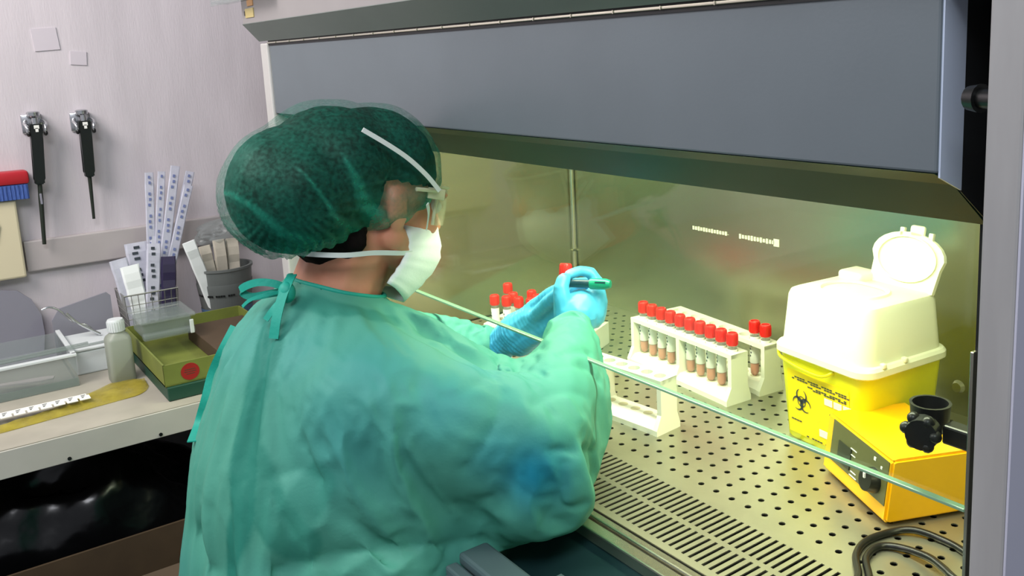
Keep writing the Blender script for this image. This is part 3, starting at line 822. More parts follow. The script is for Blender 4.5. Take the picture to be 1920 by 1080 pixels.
for k in range(24):
    boxx(b, XW + 0.036, XW + 0.038, 0.036 + 0.007 * k, 0.040 + 0.007 * k, 0.287, 0.316)
obj('bristles', b, MT['brush_blue'], t, world=True)

# ------------------------------------------------------------------ on the counter
# bottle
t = thing('reagent_bottle', 'small translucent square bottle with white screw cap on the counter', 'bottle', (-1.856, 0.281, ZC))
b = B(); loft(b, [(rrect(0.040, 0.040, 0.007), 0.0), (rrect(0.042, 0.042, 0.008), 0.002), (rrect(0.042, 0.042, 0.008), 0.080), (rrect(0.038, 0.038, 0.012), 0.087), (rrect(0.026, 0.026, 0.012), 0.093), (rrect(0.024, 0.024, 0.0115), 0.097)])
obj('body', b, MT['bottle'], t, smooth=40)
b = B(); lathe(b, [(0, 0.096), (0.0145, 0.096), (0.0148, 0.116), (0.013, 0.119), (0, 0.1195)], 22)
for k in range(22):
    a = 2 * PI * k / 22; box(b, (0.0147 * math.cos(a), 0.0147 * math.sin(a), 0.106), (0.001, 0.0014, 0.018), 0, rz(math.degrees(a)))
obj('cap', b, MT['wpl'], t, smooth=35)
# green carton and dark green box under it
b = B(); boxx(b, -1.97, -1.664, 0.318, 0.545, ZC + 0.0005, -0.014, 0.002)
bx = obj('storage_box', b, MT['card_darkgreen']); tag(bx, 'dark green flat box under the printed green carton', 'box')
t = thing('carton', 'open green printed carton with a round red sticker', 'carton', (-1.82, 0.44, -0.0135))
b = B()
y0c, y1c, z1c = 0.316, 0.540, 0.026
boxx(b, -1.985, -1.668, y0c, y1c, -0.0135, -0.011)
boxx(b, -1.671, -1.668, y0c, y1c, -0.0135, z1c); boxx(b, -1.985, -1.982, y0c, y1c, -0.0135, z1c)
boxx(b, -1.985, -1.668, y0c, y0c + 0.003, -0.0135, z1c); boxx(b, -1.985, -1.668, y1c - 0.003, y1c, -0.0135, z1c)
cb = obj('tray', b, MT['card_green'], t, world=True)
b = B(); cyl(b, (-1.668, 0.359, 0.006), (-1.6672, 0.359, 0.006), 0.0155, seg=28); st = obj('round_sticker', b, MT['red_sticker'], cb, world=True, label='round red sticker')
b = B()
for k, w_ in enumerate((0.018, 0.020, 0.014)): boxx(b, -1.6672, -1.6670, 0.359 - w_ / 2, 0.359 + w_ / 2, 0.0095 - 0.004 * k, 0.0108 - 0.004 * k)
obj('sticker_print', b, MT['card_brown'], st, world=True)
b = B(); boxx(b, -1.93, -1.70, 0.42, 0.53, -0.0105, 0.018, 0.001); obj('inner_tray', b, MT['card_brown'], cb, world=True)
def text_mesh(s, size, mx):
    cu = bpy.data.curves.new('t', 'FONT'); cu.body = s; cu.size = size; cu.extrude = 0.0003
    o = bpy.data.objects.new('t', cu); COL.objects.link(o)
    dg = bpy.context.evaluated_depsgraph_get(); me = o.evaluated_get(dg).to_mesh()
    bm = B(); bm.from_mesh(me); bmesh.ops.transform(bm, matrix=mx, verts=bm.verts[:])
    o.evaluated_get(dg).to_mesh_clear(); bpy.data.objects.remove(o); return bm
FX = Matrix(((0, 0, 1, 0), (1, 0, 0, 0), (0, 1, 0, 0), (0, 0, 0, 1)))   # text facing +x
b = text_mesh('210', 0.018, Matrix.Translation((-1.6675, 0.394, -0.0005)) @ FX); obj('printed_number', b, MT['ink'], cb, world=True)

# clear box with lid
t = thing('clear_box', 'clear lidded plastic box on top of the green carton', 'plastic box', (-1.89, 0.37, 0.020))
b = B(); boxx(b, -1.945, -1.85, 0.325, 0.412, 0.0275, 0.060, 0.003); obj('box_body', b, MT['acrylic_pale'], t, world=True)
b = B(); boxx(b, -1.955, -1.84, 0.318, 0.419, 0.060, 0.068, 0.003); obj('lid', b, MT['acrylic'], t, world=True)
b = B(); boxx(b, -1.855, -1.838, 0.322, 0.415, 0.0275, 0.040, 0.003); obj('front_rim', b, MT['acrylic'], t, world=True)
b = B(); boxx(b, -1.8385, -1.834, 0.405, 0.412, 0.028, 0.055, 0.001); obj('latch', b, MT['wpl'], t, world=True)

# wire basket and what stands in it
t = thing('wire_basket', 'small wire basket full of wrapped packets against the left wall', 'basket', (-2.10, 0.385, ZC), 0)
bw_, bd_ = 0.052, 0.048
b = B()
def bpt(s, tq, z):   # slightly flared
    f = 0.86 + 0.14 * (z / 0.115)
    return Vector((s * bd_ * f, tq * bw_ * f, z))
for z in (0.0015, 0.016, 0.031, 0.046, 0.061, 0.076, 0.091, 0.113):
    tube(b, [bpt(-1, -1, z), bpt(1, -1, z), bpt(1, 1, z), bpt(-1, 1, z), bpt(-1, -1, z)], 0.0010 if z < 0.11 else 0.0018, 6)
obj('hoops', b, MT['wire'], t)
b = B()
for k in range(9):
    q = -1 + k * 0.25
    for s in (-1, 1):
        tube(b, [bpt(s, q, 0), bpt(s, q, 0.113)], 0.0008, 5); tube(b, [bpt(q, s, 0), bpt(q, s, 0.113)], 0.0008, 5)
    tube(b, [bpt(-1, q, 0.001), bpt(1, q, 0.001)], 0.0008, 5)
obj('uprights', b, MT['wire'], t)

def packet(name, label, base, top, w_, th, mt, group, printed=None, seed=0, cat='packet'):
    """flat wrapped packet standing from base to top"""
    base = Vector(base); top = Vector(top)
    t = thing(name, label, cat, tuple(base), 0, group)
    d = top - base; L = d.length; zx = d.normalized(); yx = Vector((0, 1, 0)); yx = (yx - zx * yx.dot(zx)).normalized(); xx = yx.cross(zx)
    R3 = Matrix((xx, yx, zx)).transposed().to_4x4()
    rnd = random.Random(seed)
    b = B()
    nseg = 10; rows = []
    for i in range(nseg + 1):
        f = i / nseg; z = f * L; ww = w_ * (1 + 0.04 * rnd.uniform(-1, 1)); tt = th * (0.35 if i in (0, nseg) else 1.0) * (1 + 0.2 * rnd.uniform(-1, 1))
        rows.append([b.verts.new(R3 @ Vector((x, y, z))) for x, y in ((-tt / 2, -ww / 2 * 0.8), (0, -ww / 2), (tt / 2, -ww / 2 * 0.8), (tt / 2, ww / 2 * 0.8), (0, ww / 2), (-tt / 2, ww / 2 * 0.8))])
    for a, c in zip(rows, rows[1:]):
        for k in range(6): b.faces.new((a[k], a[(k + 1) % 6], c[(k + 1) % 6], c[k]))
    b.faces.new(rows[0]); b.faces.new(rows[-1])
    w = obj('wrapper', b, MT[mt], t)
    if printed:
        b = B()
        for i in range(int(L / 0.012)):
            z = L - 0.010 - i * 0.012
            if (i + seed) % 4 == 3: continue
            box(b, R3 @ Vector((th / 2 + 0.0012, (-0.10 + 0.05 * ((i + seed) % 3)) * w_, z)), (0.0006, w_ * 0.26, 0.0060), 0, R3)
        obj('print', b, MT[printed], w)
    return t
gx = 'long swab packets in the wire basket'
packet('swab_packet', 'long swab packet leaning furthest left in the wire basket', (-2.115, 0.395, 0.0), (-2.125, 0.424, 0.318), 0.018, 0.004, 'wrap', gx, 'ink_blue', 1)
packet('swab_packet', 'long swab packet second from the left in the wire basket', (-2.108, 0.398, 0.0), (-2.120, 0.448, 0.318), 0.016, 0.004, 'wrap', gx, 'ink_blue', 2)
packet('swab_packet', 'tallest long swab packet, white with blue print, in the wire basket', (-2.098, 0.398, 0.0), (-2.112, 0.475, 0.328), 0.019, 0.004, 'wrap', gx, 'ink_blue', 3)
packet('swab_packet', 'long swab packet leaning furthest right in the wire basket', (-2.105, 0.405, 0.0), (-2.118, 0.505, 0.312), 0.019, 0.004, 'wrap', gx, 'ink_blue', 4)
packet('swab_packet', 'shorter swab packet in front of the rightmost long one', (-2.088, 0.400, 0.0), (-2.100, 0.494, 0.284), 0.019, 0.004, 'wrap', gx, 'ink_blue', 5)
gp = 'wide wrapped packets in the wire basket'
packet('wrapped_packet', 'wide white packet sticking out on the left side of the wire basket', (-2.085, 0.362, -0.03), (-2.095, 0.338, 0.145), 0.034, 0.008, 'wrap', gp, None, 6)
packet('wrapped_packet', 'white folded packet second from left in the wire basket', (-2.075, 0.372, -0.03), (-2.085, 0.356, 0.130), 0.036, 0.010, 'mask', gp, None, 7)
packet('wrapped_packet', 'broad white packet in the middle of the wire basket', (-2.10, 0.385, -0.03), (-2.115, 0.378, 0.172), 0.044, 0.008, 'wrap', gp, 'ink', 8)
packet('wrapped_packet', 'shiny clear wrapped packet in front of the middle packets', (-2.066, 0.378, -0.03), (-2.085, 0.408, 0.170), 0.028, 0.010, 'wrap', gp, 'ink', 9)
packet('wrapped_packet', 'white topped packet beside the purple one in the wire basket', (-2.10, 0.405, -0.03), (-2.120, 0.428, 0.178), 0.040, 0.008, 'wrap', gp, None, 10)
packet('purple_packet', 'dark purple packet at the right side of the wire basket', (-2.062, 0.412, -0.03), (-2.080, 0.432, 0.138), 0.030, 0.012, 'purple', 'purple packet', None, 11)

# tub with folded papers
t = thing('plastic_tub', 'grey translucent tub stuffed with pale wrapped rolls beside the wire basket', 'tub', (-2.095, 0.545, ZC))
b = B(); lathe(b, [(0, 0), (0.048, 0), (0.050, 0.004), (0.060, 0.130), (0.063, 0.132), (0.063, 0.137), (0.057, 0.137), (0.046, 0.006), (0, 0.006)], 32); tb = obj('tub_wall', b, MT['tub'], t, smooth=40)
b = B(); lathe(b, [(0.0555, 0.072), (0.0562, 0.074), (0.0590, 0.100), (0.0588, 0.102)], 32); obj('paper_band', b, MT['tub'], tb, smooth=40)
b = B()
for k in range(18):
    if k % 5 == 4: continue
    a = -1.5 + 0.09 * k; box(b, (0.0575 * math.cos(a), 0.0575 * math.sin(a), 0.078), (0.001, 0.004, 0.004), 0, rz(math.degrees(a)))
obj('print', b, MT['black'], tb)
b = B(); lathe(b, [(0.0500, 0.006), (0.0512, 0.008), (0.0545, 0.045), (0.0540, 0.046)], 32); obj('blue_band', b, MT['liner'], tb, smooth=40, label='dull blue lower band')
gr_ = 'pale rolls in the grey tub'
packet('paper_roll', 'white folded strip leaning out at the left of the grey tub', (-2.072, 0.520, -0.02), (-2.055, 0.470, 0.168), 0.026, 0.010, 'mask', gr_, None, 21, 'paper roll')
packet('paper_roll', 'beige roll just right of the white strip in the grey tub', (-2.085, 0.525, -0.02), (-2.085, 0.508, 0.148), 0.026, 0.016, 'tissue', gr_, None, 22, 'paper roll')
packet('paper_roll', 'beige roll in the middle of the grey tub', (-2.080, 0.540, -0.02), (-2.080, 0.538, 0.158), 0.026, 0.018, 'tissue', gr_, None, 23, 'paper roll')
packet('paper_roll', 'beige roll at the right side of the grey tub', (-2.085, 0.560, -0.02), (-2.085, 0.568, 0.156), 0.028, 0.018, 'tissue', gr_, None, 24, 'paper roll')
def crumple(c, r, seed, amp=0.3, sub=4):
    b = B(); ell(b, (0, 0, 0), (1, 1, 1), sub=sub)
    for v in b.verts:
        n = noise.noise(v.co * 2.1 + Vector((seed, 0, 0))) + 0.5 * noise.noise(v.co * 5 + Vector((0, seed, 0)))
        v.co *= 1 + amp * n
        v.co = Vector((v.co.x * r[0] + c[0], v.co.y * r[1] + c[1], v.co.z * r[2] + c[2]))
    return b
o = obj('plastic_bag', crumple((-2.115, 0.552, 0.165), (0.040, 0.050, 0.030), 3.3), MT['acrylic']); tag(o, 'crumpled clear bag pushed into the top of the grey tub', 'plastic bag')

# clear tool tray, grey holder, white box, tools
t = thing('tool_tray', 'clear acrylic tray at the left frame edge holding metal tools', 'tray', (-2.0, 0.05, ZC))
b = B()
boxx(b, -2.08, -1.878, -0.15, 0.212, ZC, ZC + 0.004); obj('bottom', b, MT['acrylic'], t, world=True)
for (x0, x1, y0, y1, nm) in ((-1.882, -1.878, -0.15, 0.212, 'wall'), (-2.08, -2.076, -0.15, 0.212, 'wall'), (-2.076, -1.882, 0.208, 0.212, 'wall'), (-2.076, -1.882, -0.15, -0.146, 'wall')):
    b = B(); boxx(b, x0, x1, y0, y1, ZC + 0.004, 0.018); obj('tray_wall', b, MT['acrylic'], t, world=True)
b = B(); boxx(b, -1.886, -1.874, -0.15, 0.214, 0.018, 0.023, 0.001); boxx(b, -2.08, -1.88, 0.206, 0.214, 0.018, 0.023, 0.001); obj('rim', b, MT['wpl'], t, world=True)
b = B(); boxx(b, -1.8775, -1.8765, -0.15, 0.212, ZC + 0.001, ZC + 0.016); obj('base_strip', b, MT['acrylic_pale'], t, world=True)
def scissors(loc, ang, label, s=1.0):
    t = thing('scissors', label, 'scissors', loc, ang)
    for k in (-1, 1):
        b = B(); prism(b, [(0.0, -0.002), (0.055 * s, k * 0.004), (0.055 * s, k * 0.004 + 0.004), (0.0, 0.004)], 'z', 0.0015 * k, 0.0015 * k + 0.0016)
        prism(b, [(0.0, -0.002), (-0.05 * s, -k * 0.010), (-0.05 * s, -k * 0.010 + 0.004), (0.0, 0.004)], 'z', 0.0015 * k, 0.0015 * k + 0.0016)
        bl = obj('blade', b, MT['chrome'], t)
        b = B(); pts = [Vector((-0.062 * s + 0.013 * math.cos(a), -k * 0.016 + 0.010 * math.sin(a), 0.0015 * k + 0.0008)) for a in [2 * PI * q / 14 for q in range(15)]]
        tube(b, pts, 0.0022, 6); obj('finger_ring', b, MT['chrome'], t, smooth=60)
    return t
scissors((-1.95, 0.09, ZC + 0.010), math.radians(70), 'metal scissors lying inside the clear tray')
t = thing('brush_tool', 'pale flat wooden tool lying in the clear tray', 'spatula', (-1.92, 0.12, ZC + 0.012), math.radians(75))
b = B(); prism(b, [(-0.05, -0.006), (0.0, -0.008), (0.04, -0.013), (0.058, -0.008), (0.058, 0.008), (0.04, 0.013), (0.0, 0.008), (-0.05, 0.006)], 'z', 0.004, 0.007); obj('blade', b, MT['trim'], t)
b = B(); cyl(b, (-0.10, 0, 0.005), (-0.05, 0, 0.005), 0.004); obj('handle', b, MT['grey_pl'], t)
for (y0, y1, z, n_) in ((-0.12, 0.29, 0.0245, 'clear rod resting along the front rim of the tool tray'), (-0.12, 0.24, 0.0245, 'second clear rod resting behind the first on the tool tray')):
    b = B(); xx_ = -1.884 if 'front' in n_ else -1.897
    tube(b, [(xx_, y0, z + 0.002), (xx_ - 0.02, y1, z + 0.003)], 0.0028, 8); o = obj('glass_rod', b, MT['acrylic_pale'], smooth=60); tag(o, n_, 'rod', 'clear rods on the tool tray')
t = thing('storage_case', 'plain white case standing between clear tray and bottle', 'case', (-1.99, 0.25, ZC))
b = B(); boxx(b, -2.06, -1.94, 0.218, 0.300, ZC, 0.006, 0.003); obj('body', b, MT['wpl'], t, world=True)
b = B(); boxx(b, -2.062, -1.938, 0.216, 0.302, 0.0062, 0.012, 0.002); obj('lid', b, MT['wpl'], t, world=True)
# grey curved organiser behind
t = thing('file_holder', 'grey curved plastic holder standing against the left wall behind the tray', 'holder', (-2.10, 0.22, ZC))
b = B()
prism(b, [(0.05, ZC), (0.19, ZC), (0.196, 0.0), (0.195, 0.04), (0.182, 0.075), (0.160, 0.098), (0.12, 0.108), (0.05, 0.108)], 'x', -2.172, -2.166); obj('curved_side', b, MT['grey_pl'], t, world=True)
b = B(); prism(b, [(0.205, ZC), (0.315, ZC), (0.315, 0.072), (0.308, 0.080), (0.22, 0.062), (0.205, 0.040)], 'x', -2.10, -2.095); obj('upright_panel', b, MT['grey_pl'], t, world=True)
b = B(); boxx(b, -2.166, -2.095, 0.10, 0.31, ZC, ZC + 0.004); obj('base', b, MT['grey_pl'], t, world=True)
b = B(); tube(b, [(-2.02, 0.183, 0.083), (-2.02, 0.196, 0.086), (-2.02, 0.212, 0.076), (-2.02, 0.232, 0.050), (-2.02, 0.255, 0.036), (-2.02, 0.27, 0.0155)], 0.0022, 8, 4)
tube(b, [(-2.01, 0.222, 0.070), (-2.01, 0.24, 0.046), (-2.01, 0.275, 0.0155)], 0.0028, 8, 4)
o = obj('forceps', b, MT['chrome'], smooth=60); tag(o, 'bent metal forceps propped on the white case', 'forceps')

# yellow film bag and white notched strip on the counter
b = B(); N = 40
pts_u = [at_ for at_ in range(N + 1)]
def bag_half(f):  # half width along its length
    return 0.012 + 0.040 * (f ** 2.2) if f < 0.86 else (0.012 + 0.040 * 0.86 ** 2.2) * math.sqrt(max(0.0, 1 - ((f - 0.86) / 0.14) ** 2))
rowsb = []
for i in range(N + 1):
    f = i / N
    y = 0.02 + 0.29 * f; xc = -1.722 - 0.028 * f - 0.062 * f * f
    hw = max(bag_half(f), 0.002)
    row = []
    for k in range(13):
        q = -1 + 2 * k / 12
        z = ZC + 0.0015 + 0.008 * (1 - q * q) * (0.5 + 0.7 * abs(noise.noise(Vector((f * 9, q * 2, 1.3)))))
        row.append((xc + q * hw * 1.3, y + 0.3 * q * hw, z))
    rowsb.append(row)
top = [[b.verts.new(p) for p in r] for r in rowsb]
bot = [[b.verts.new((p[0], p[1], ZC + 0.0006)) for p in r] for r in rowsb]
for i in range(N):
    for k in range(12):
        b.faces.new((top[i][k], top[i][k + 1], top[i + 1][k + 1], top[i + 1][k])); b.faces.new((bot[i][k], bot[i + 1][k], bot[i + 1][k + 1], bot[i][k + 1]))
    b.faces.new((top[i][0], top[i + 1][0], bot[i + 1][0], bot[i][0])); b.faces.new((top[i][12], bot[i][12], bot[i + 1][12], top[i + 1][12]))
b.faces.new([v for v in top[0]] + [v for v in reversed(bot[0])]); b.faces.new([v for v in top[N]] + [v for v in reversed(bot[N])])
o = obj('film_bag', b, MT['bag_yellow'], smooth=50); tag(o, 'flattened yellow transparent film bag lying along the counter front', 'plastic bag')
t = thing('notched_strip', 'white notched paper strip lying on the yellow film bag', 'paper strip', (-1.745, 0.09, ZC + 0.012))
b = B()
for k in range(11):
    y = 0.0 + 0.0195 * k
    boxx(b, -1.770 , -1.748, y, y + 0.0165, ZC + 0.0125, ZC + 0.0135)
boxx(b, -1.778, -1.762, -0.005, 0.208, ZC + 0.0125, ZC + 0.0138); obj('strip', b, MT['paper'], t, world=True)
b = B()
for k in range(11):
    y = 0.0 + 0.0195 * k
    for q in range(3): boxx(b, -1.772 + 0.006 * q, -1.7695 + 0.006 * q, y + 0.004, y + 0.011 - 0.002 * q, ZC + 0.01385, ZC + 0.0141)
obj('printed_marks', b, MT['ink'], t, world=True)

# ------------------------------------------------------------------ under the counter
o = obj('waste_bag', crumple((-1.86, 0.16, -0.55), (0.16, 0.30, 0.44), 1.7, 0.16, 5), MT['bag_black'], smooth=180)
for p in o.data.vertices:
    if p.co.z < -0.80: p.co.z = -0.80
    if p.co.z > -0.085: p.co.z = -0.085
    if p.co.x < -2.13: p.co.x = -2.13
tag(o, 'crumpled black bag bulging in the dark under the counter', 'plastic bag')
t = thing('cardboard_box', 'open brown cardboard box in the dark below the counter', 'box', (-1.5, 0.2, -0.80))
b = B()
for (x0, x1, y0, y1) in ((-1.485, -1.480, -0.05, 0.36), (-1.64, -1.635, -0.05, 0.36), (-1.635, -1.485, -0.05, -0.045), (-1.635, -1.485, 0.355, 0.36)): boxx(b, x0, x1, y0, y1, -0.80, -0.250)
boxx(b, -1.64, -1.48, -0.05, 0.36, -0.80, -0.79)
obj('box_wall', b, MT['card_brown'], t, world=True)
b = B(); box(b, (-1.455, 0.155, -0.262), (0.06, 0.40, 0.004), 0, ry(35)); obj('flap', b, MT['card_brown'], t, world=True)
b = B(); boxx(b, -1.42, -1.30, 0.215, 0.40, -0.80, -0.26, 0.004); boxx(b, -1.41, -1.31, 0.225, 0.39, -0.262, -0.255, 0.002)
o = obj('crate', b, MT['crate_green']); tag(o, 'dull green crate low beside the operator at the bottom edge', 'crate')
t = thing('stool', 'dark grey padded stool back at the bottom left edge', 'stool', (-1.22, -0.16, -0.80))
b = B(); ell(b, (-1.33, 0.105, -0.285), (0.035, 0.075, 0.075), sub=4); obj('backrest', b, MT['chair_grey'], t, world=True, smooth=60)
b = B(); cyl(b, (-1.22, -0.16, -0.48), (-1.22, -0.16, -0.42), 0.16, 0.16, 28); obj('seat', b, MT['chair_grey'], t, world=True, smooth=40)
b = B(); tube(b, [(-1.24, -0.08, -0.45), (-1.33, 0.06, -0.42), (-1.335, 0.105, -0.31)], 0.012, 8, 4); obj('back_stem', b, MT['black'], t, world=True, smooth=50)
b = B(); cyl(b, (-1.22, -0.16, -0.78), (-1.22, -0.16, -0.48), 0.02, 0.025); obj('column', b, MT['chrome'], t, world=True, smooth=50)
for k in range(5):
    a = 2 * PI * k / 5; b = B(); tube(b, [(-1.22, -0.16, -0.775), (-1.22 + 0.18 * math.cos(a), -0.16 + 0.18 * math.sin(a), -0.79)], 0.010, 8); obj('leg', b, MT['black'], t, world=True)

# ------------------------------------------------------------------ the operator
PBASE = (-1.08, 0.36, -0.80)
per = thing('person', 'person in teal disposable gown, hair net, white mask and blue gloves working at the cabinet', 'person', PBASE)
def pp(name, b, mt, parent=None, smooth=180, label=None):
    return obj(name, b, MT[mt] if isinstance(mt, str) else mt, parent or per, world=True, smooth=smooth, label=label)
HC = Vector((-1.084, 0.465, 0.358))           # centre of the head at ear level
HR = Matrix.Rotation(math.radians(8), 4, 'Z') @ Matrix.Rotation(math.radians(-15), 4, 'X')
def hl(x, y, z): return HC + (HR @ Vector((x, y, z)))
R3h = HR
b = B()
ell(b, hl(0, -0.005, 0.035), (0.073, 0.086, 0.080), R3h, 4)          # skull
ell(b, hl(0, 0.040, -0.020), (0.056, 0.052, 0.070), R3h, 4)          # face
ell(b, hl(0, 0.052, -0.070), (0.036, 0.036, 0.034), R3h, 3)          # chin
for s in (-1, 1):
    cap(b, hl(s * 0.056, 0.005, -0.035), 0.020, hl(s * 0.030, 0.060, -0.080), 0.016)   # jaw
    ell(b, hl(s * 0.032, 0.070, -0.014), (0.020, 0.016, 0.018), R3h, 3)  # cheek
    ell(b, hl(s * 0.030, 0.082, 0.026), (0.022, 0.012, 0.008), R3h, 3)   # brow
    ell(b, hl(s * 0.074, -0.004, 0.000), (0.006, 0.016, 0.028), R3h @ Matrix.Rotation(0.15, 4, 'X'), 3)  # ear
    ell(b, hl(s * 0.078, -0.010, 0.004), (0.005, 0.010, 0.020), R3h @ Matrix.Rotation(0.15, 4, 'X'), 3)
cap(b, hl(0, 0.090, 0.018), 0.008, hl(0, 0.106, -0.016), 0.012)      # nose
for s in (-1, 1): ell(b, hl(s * 0.010, 0.098, -0.018), (0.008, 0.009, 0.007), R3h, 2)
ell(b, hl(0, 0.084, -0.044), (0.022, 0.010, 0.007), R3h, 3)
ell(b, hl(0, 0.083, -0.053), (0.019, 0.010, 0.007), R3h, 3)
# neck, trunk, arms and legs
chain(b, [hl(0, -0.012, -0.035), (-1.09, 0.425, 0.27), (-1.09, 0.40, 0.215)], [0.056, 0.057, 0.060])
chain(b, [(-1.09, 0.390, 0.18), (-1.09, 0.365, 0.10), (-1.08, 0.34, -0.10), (-1.08, 0.33, -0.30)], [0.070, 0.105, 0.11, 0.125])
for s in (-1, 1):
    cap(b, (-1.09 + s * 0.05, 0.390, 0.165), 0.050, (-1.085 + s * 0.145, 0.378, 0.150), 0.050)
    chain(b, [(-1.08 + s * 0.09, 0.34, -0.32), (-1.08 + s * 0.12, 0.78, -0.33), (-1.08 + s * 0.12, 0.80, -0.72), (-1.08 + s * 0.12, 0.90, -0.765)], [0.095, 0.065, 0.042, 0.034])
chain(b, [(-0.935, 0.38, 0.165), (-0.805, 0.518, 0.095), (-0.945, 0.675, 0.160), at(1066, 625, 1.262)], [0.050, 0.036, 0.025, 0.019])
chain(b, [(-1.235, 0.38, 0.165), (-1.28, 0.56, 0.100), at(925, 655, 1.43), at(950, 640, 1.40)], [0.050, 0.034, 0.018, 0.018])
body = pp('body', organic(b, 0.0042, 3, 0.5), 'skin')
# eyes
for s in (-1, 1):
    b = B(); ell(b, hl(s * 0.031, 0.079, 0.010), (0.0115, 0.0115, 0.0115), R3h, 3); e_ = pp('eye', b, 'paper', smooth=180)
    b = B(); ell(b, hl(s * 0.031, 0.0885, 0.009), (0.005, 0.003, 0.005), R3h, 2); pp('iris', b, 'ink', e_)
# hair under the net
b = B()
ell(b, hl(0, -0.004, 0.042), (0.083, 0.086, 0.083), R3h, 4)
ell(b, hl(0.0, -0.104, 0.006), (0.084, 0.074, 0.078), R3h, 4)
ell(b, hl(0.0, -0.055, 0.032), (0.086, 0.084, 0.084), R3h, 4)
cap(b, hl(0, -0.060, -0.030), 0.050, hl(0, -0.050, -0.052), 0.036)
for s in (-1, 1): cap(b, hl(s * 0.040, -0.038, -0.040), 0.024, hl(s * 0.030, -0.034, -0.062), 0.014)
hm = organic(b, 0.005, 4)
for v in list(hm.verts):
    l = HR.inverted() @ (v.co - HC)
    # keep the face and the ears free
    if l.y > 0.062 and l.z < 0.075: v.co -= HR @ Vector((0, 0.045, 0))
    if abs(l.x) > 0.045 and -0.030 < l.y < 0.05 and -0.06 < l.z < 0.034: v.co = HC + HR @ Vector((l.x * 0.74, l.y, l.z))
    v.co += v.normal * 0.0016 * noise.noise(Vector((l.x * 90, l.y * 12, l.z * 90)))
hair = pp('hair', hm, 'hair')
# hair net: thin puffy cloth around the hair
b = B()
ell(b, hl(0, 0.000, 0.044), (0.089, 0.089, 0.088), R3h, 4)
ell(b, hl(0.0, -0.106, 0.002), (0.090, 0.080, 0.084), R3h, 4)
ell(b, hl(0.0, -0.080, -0.020), (0.080, 0.060, 0.055), R3h, 4)
ell(b, hl(0.0, -0.060, 0.036), (0.093, 0.090, 0.088), R3h, 4)
ell(b, hl(0.0, -0.010, 0.010), (0.090, 0.078, 0.058), R3h, 4)
nm = organic(b, 0.004, 28, 0.6)
def net_edge(l):   # >0 above the elastic edge
    # edge plane runs from the brow down behind the ear to the nape
    y = l.y
    zed = -0.040 + (y + 0.02) * 0.62 if y > -0.02 else -0.040 + (-(y + 0.02)) * -0.34
    return l.z - zed
dele = []
for v in nm.verts:
    l = HR.inverted() @ (v.co - HC)
    e = net_edge(l)
    # gather towards the elastic edge
    if -0.03 < e < 0.035:
        k = (0.035 - max(e, 0)) / 0.035
        ax = HR @ Vector((l.x, 0, 0)); ctr = Vector((0, l.y, l.z))
        v.co = HC + HR @ Vector((l.x * (1 - 0.17 * k * k), l.y + (0.010 * k if l.y < -0.1 else -0.008 * k if l.y > 0.05 else 0), l.z))
    if e < 0: dele.append(v)
    # pleats radiating from the edge
    th = math.atan2(l.z - 0.0, l.y + 0.16)
    pl = 0.0020 * math.sin(46 * th + 6 * noise.noise(l * 14)) * max(0.0, 1 - e / 0.12) + 0.0030 * noise.noise(l * 26)
    v.co += v.normal * pl
bmesh.ops.delete(nm, geom=dele, context='VERTS')
def net_mat():
    m = bpy.data.materials.new('hair_net_cloth'); m.use_nodes = True; nt = m.node_tree
    p = nt.nodes['Principled BSDF']; out = nt.nodes['Material Output']
    p.inputs['Base Color'].default_value = (*srgb(12, 132, 108), 1); p.inputs['Roughness'].default_value = 0.55
    tr = nt.nodes.new('ShaderNodeBsdfTransparent'); mx = nt.nodes.new('ShaderNodeMixShader')
    co = nt.nodes.new('ShaderNodeTexCoord')
    n = nt.nodes.new('ShaderNodeTexNoise'); n.inputs['Scale'].default_value = 210; n.inputs['Detail'].default_value = 5
    nt.links.new(co.outputs['Object'], n.inputs['Vector'])
    mr = nt.nodes.new('ShaderNodeMapRange'); mr.inputs['From Min'].default_value = 0.35; mr.inputs['From Max'].default_value = 0.7
    mr.inputs['To Min'].default_value = 0.12; mr.inputs['To Max'].default_value = 0.34
    nt.links.new(n.outputs['Fac'], mr.inputs['Value'])
    at_ = nt.nodes.new('ShaderNodeAttribute'); at_.attribute_name = 'dense'
    ad = nt.nodes.new('ShaderNodeMath'); ad.operation = 'ADD'; ad.use_clamp = True
    nt.links.new(mr.outputs['Result'], ad.inputs[0]); nt.links.new(at_.outputs['Fac'], ad.inputs[1])
    nt.links.new(tr.outputs[0], mx.inputs[1]); nt.links.new(p.outputs[0], mx.inputs[2]); nt.links.new(ad.outputs[0], mx.inputs[0])
    nt.links.new(mx.outputs[0], out.inputs[0])
    return m
MT['net'] = net_mat()
loc_l = [HR.inverted() @ (v.co - HC) for v in nm.verts]
net = pp('hair_net', nm, 'net', label='translucent green bouffant cap')
ca = net.data.attributes.new('dense', 'FLOAT', 'POINT')
BANDS = [  # gathered bands of doubled cloth, as polylines on the right side (local y, z) with half widths
    ([(0.065, 0.150), (0.050, 0.110), (0.062, 0.060), (0.072, 0.015), (0.070, 0.000)], [0.002, 0.012, 0.013, 0.017, 0.014]),
    ([(-0.095, 0.055), (-0.060, 0.005), (-0.020, -0.022), (0.03, -0.028)], [0.001, 0.008, 0.011, 0.012]),
    ([(-0.140, 0.030), (-0.090, -0.020), (-0.03, -0.040)], [0.001, 0.003, 0.006]),
    ([(-0.195, 0.000), (-0.140, -0.045), (-0.08, -0.055), (-0.02, -0.040)], [0.001, 0.005, 0.008, 0.008]),
]
def seg_d(p, a, c):
    ab = c - a; t_ = max(0, min(1, (p - a).dot(ab) / ab.dot(ab))); return (p - a - ab * t_).length, t_
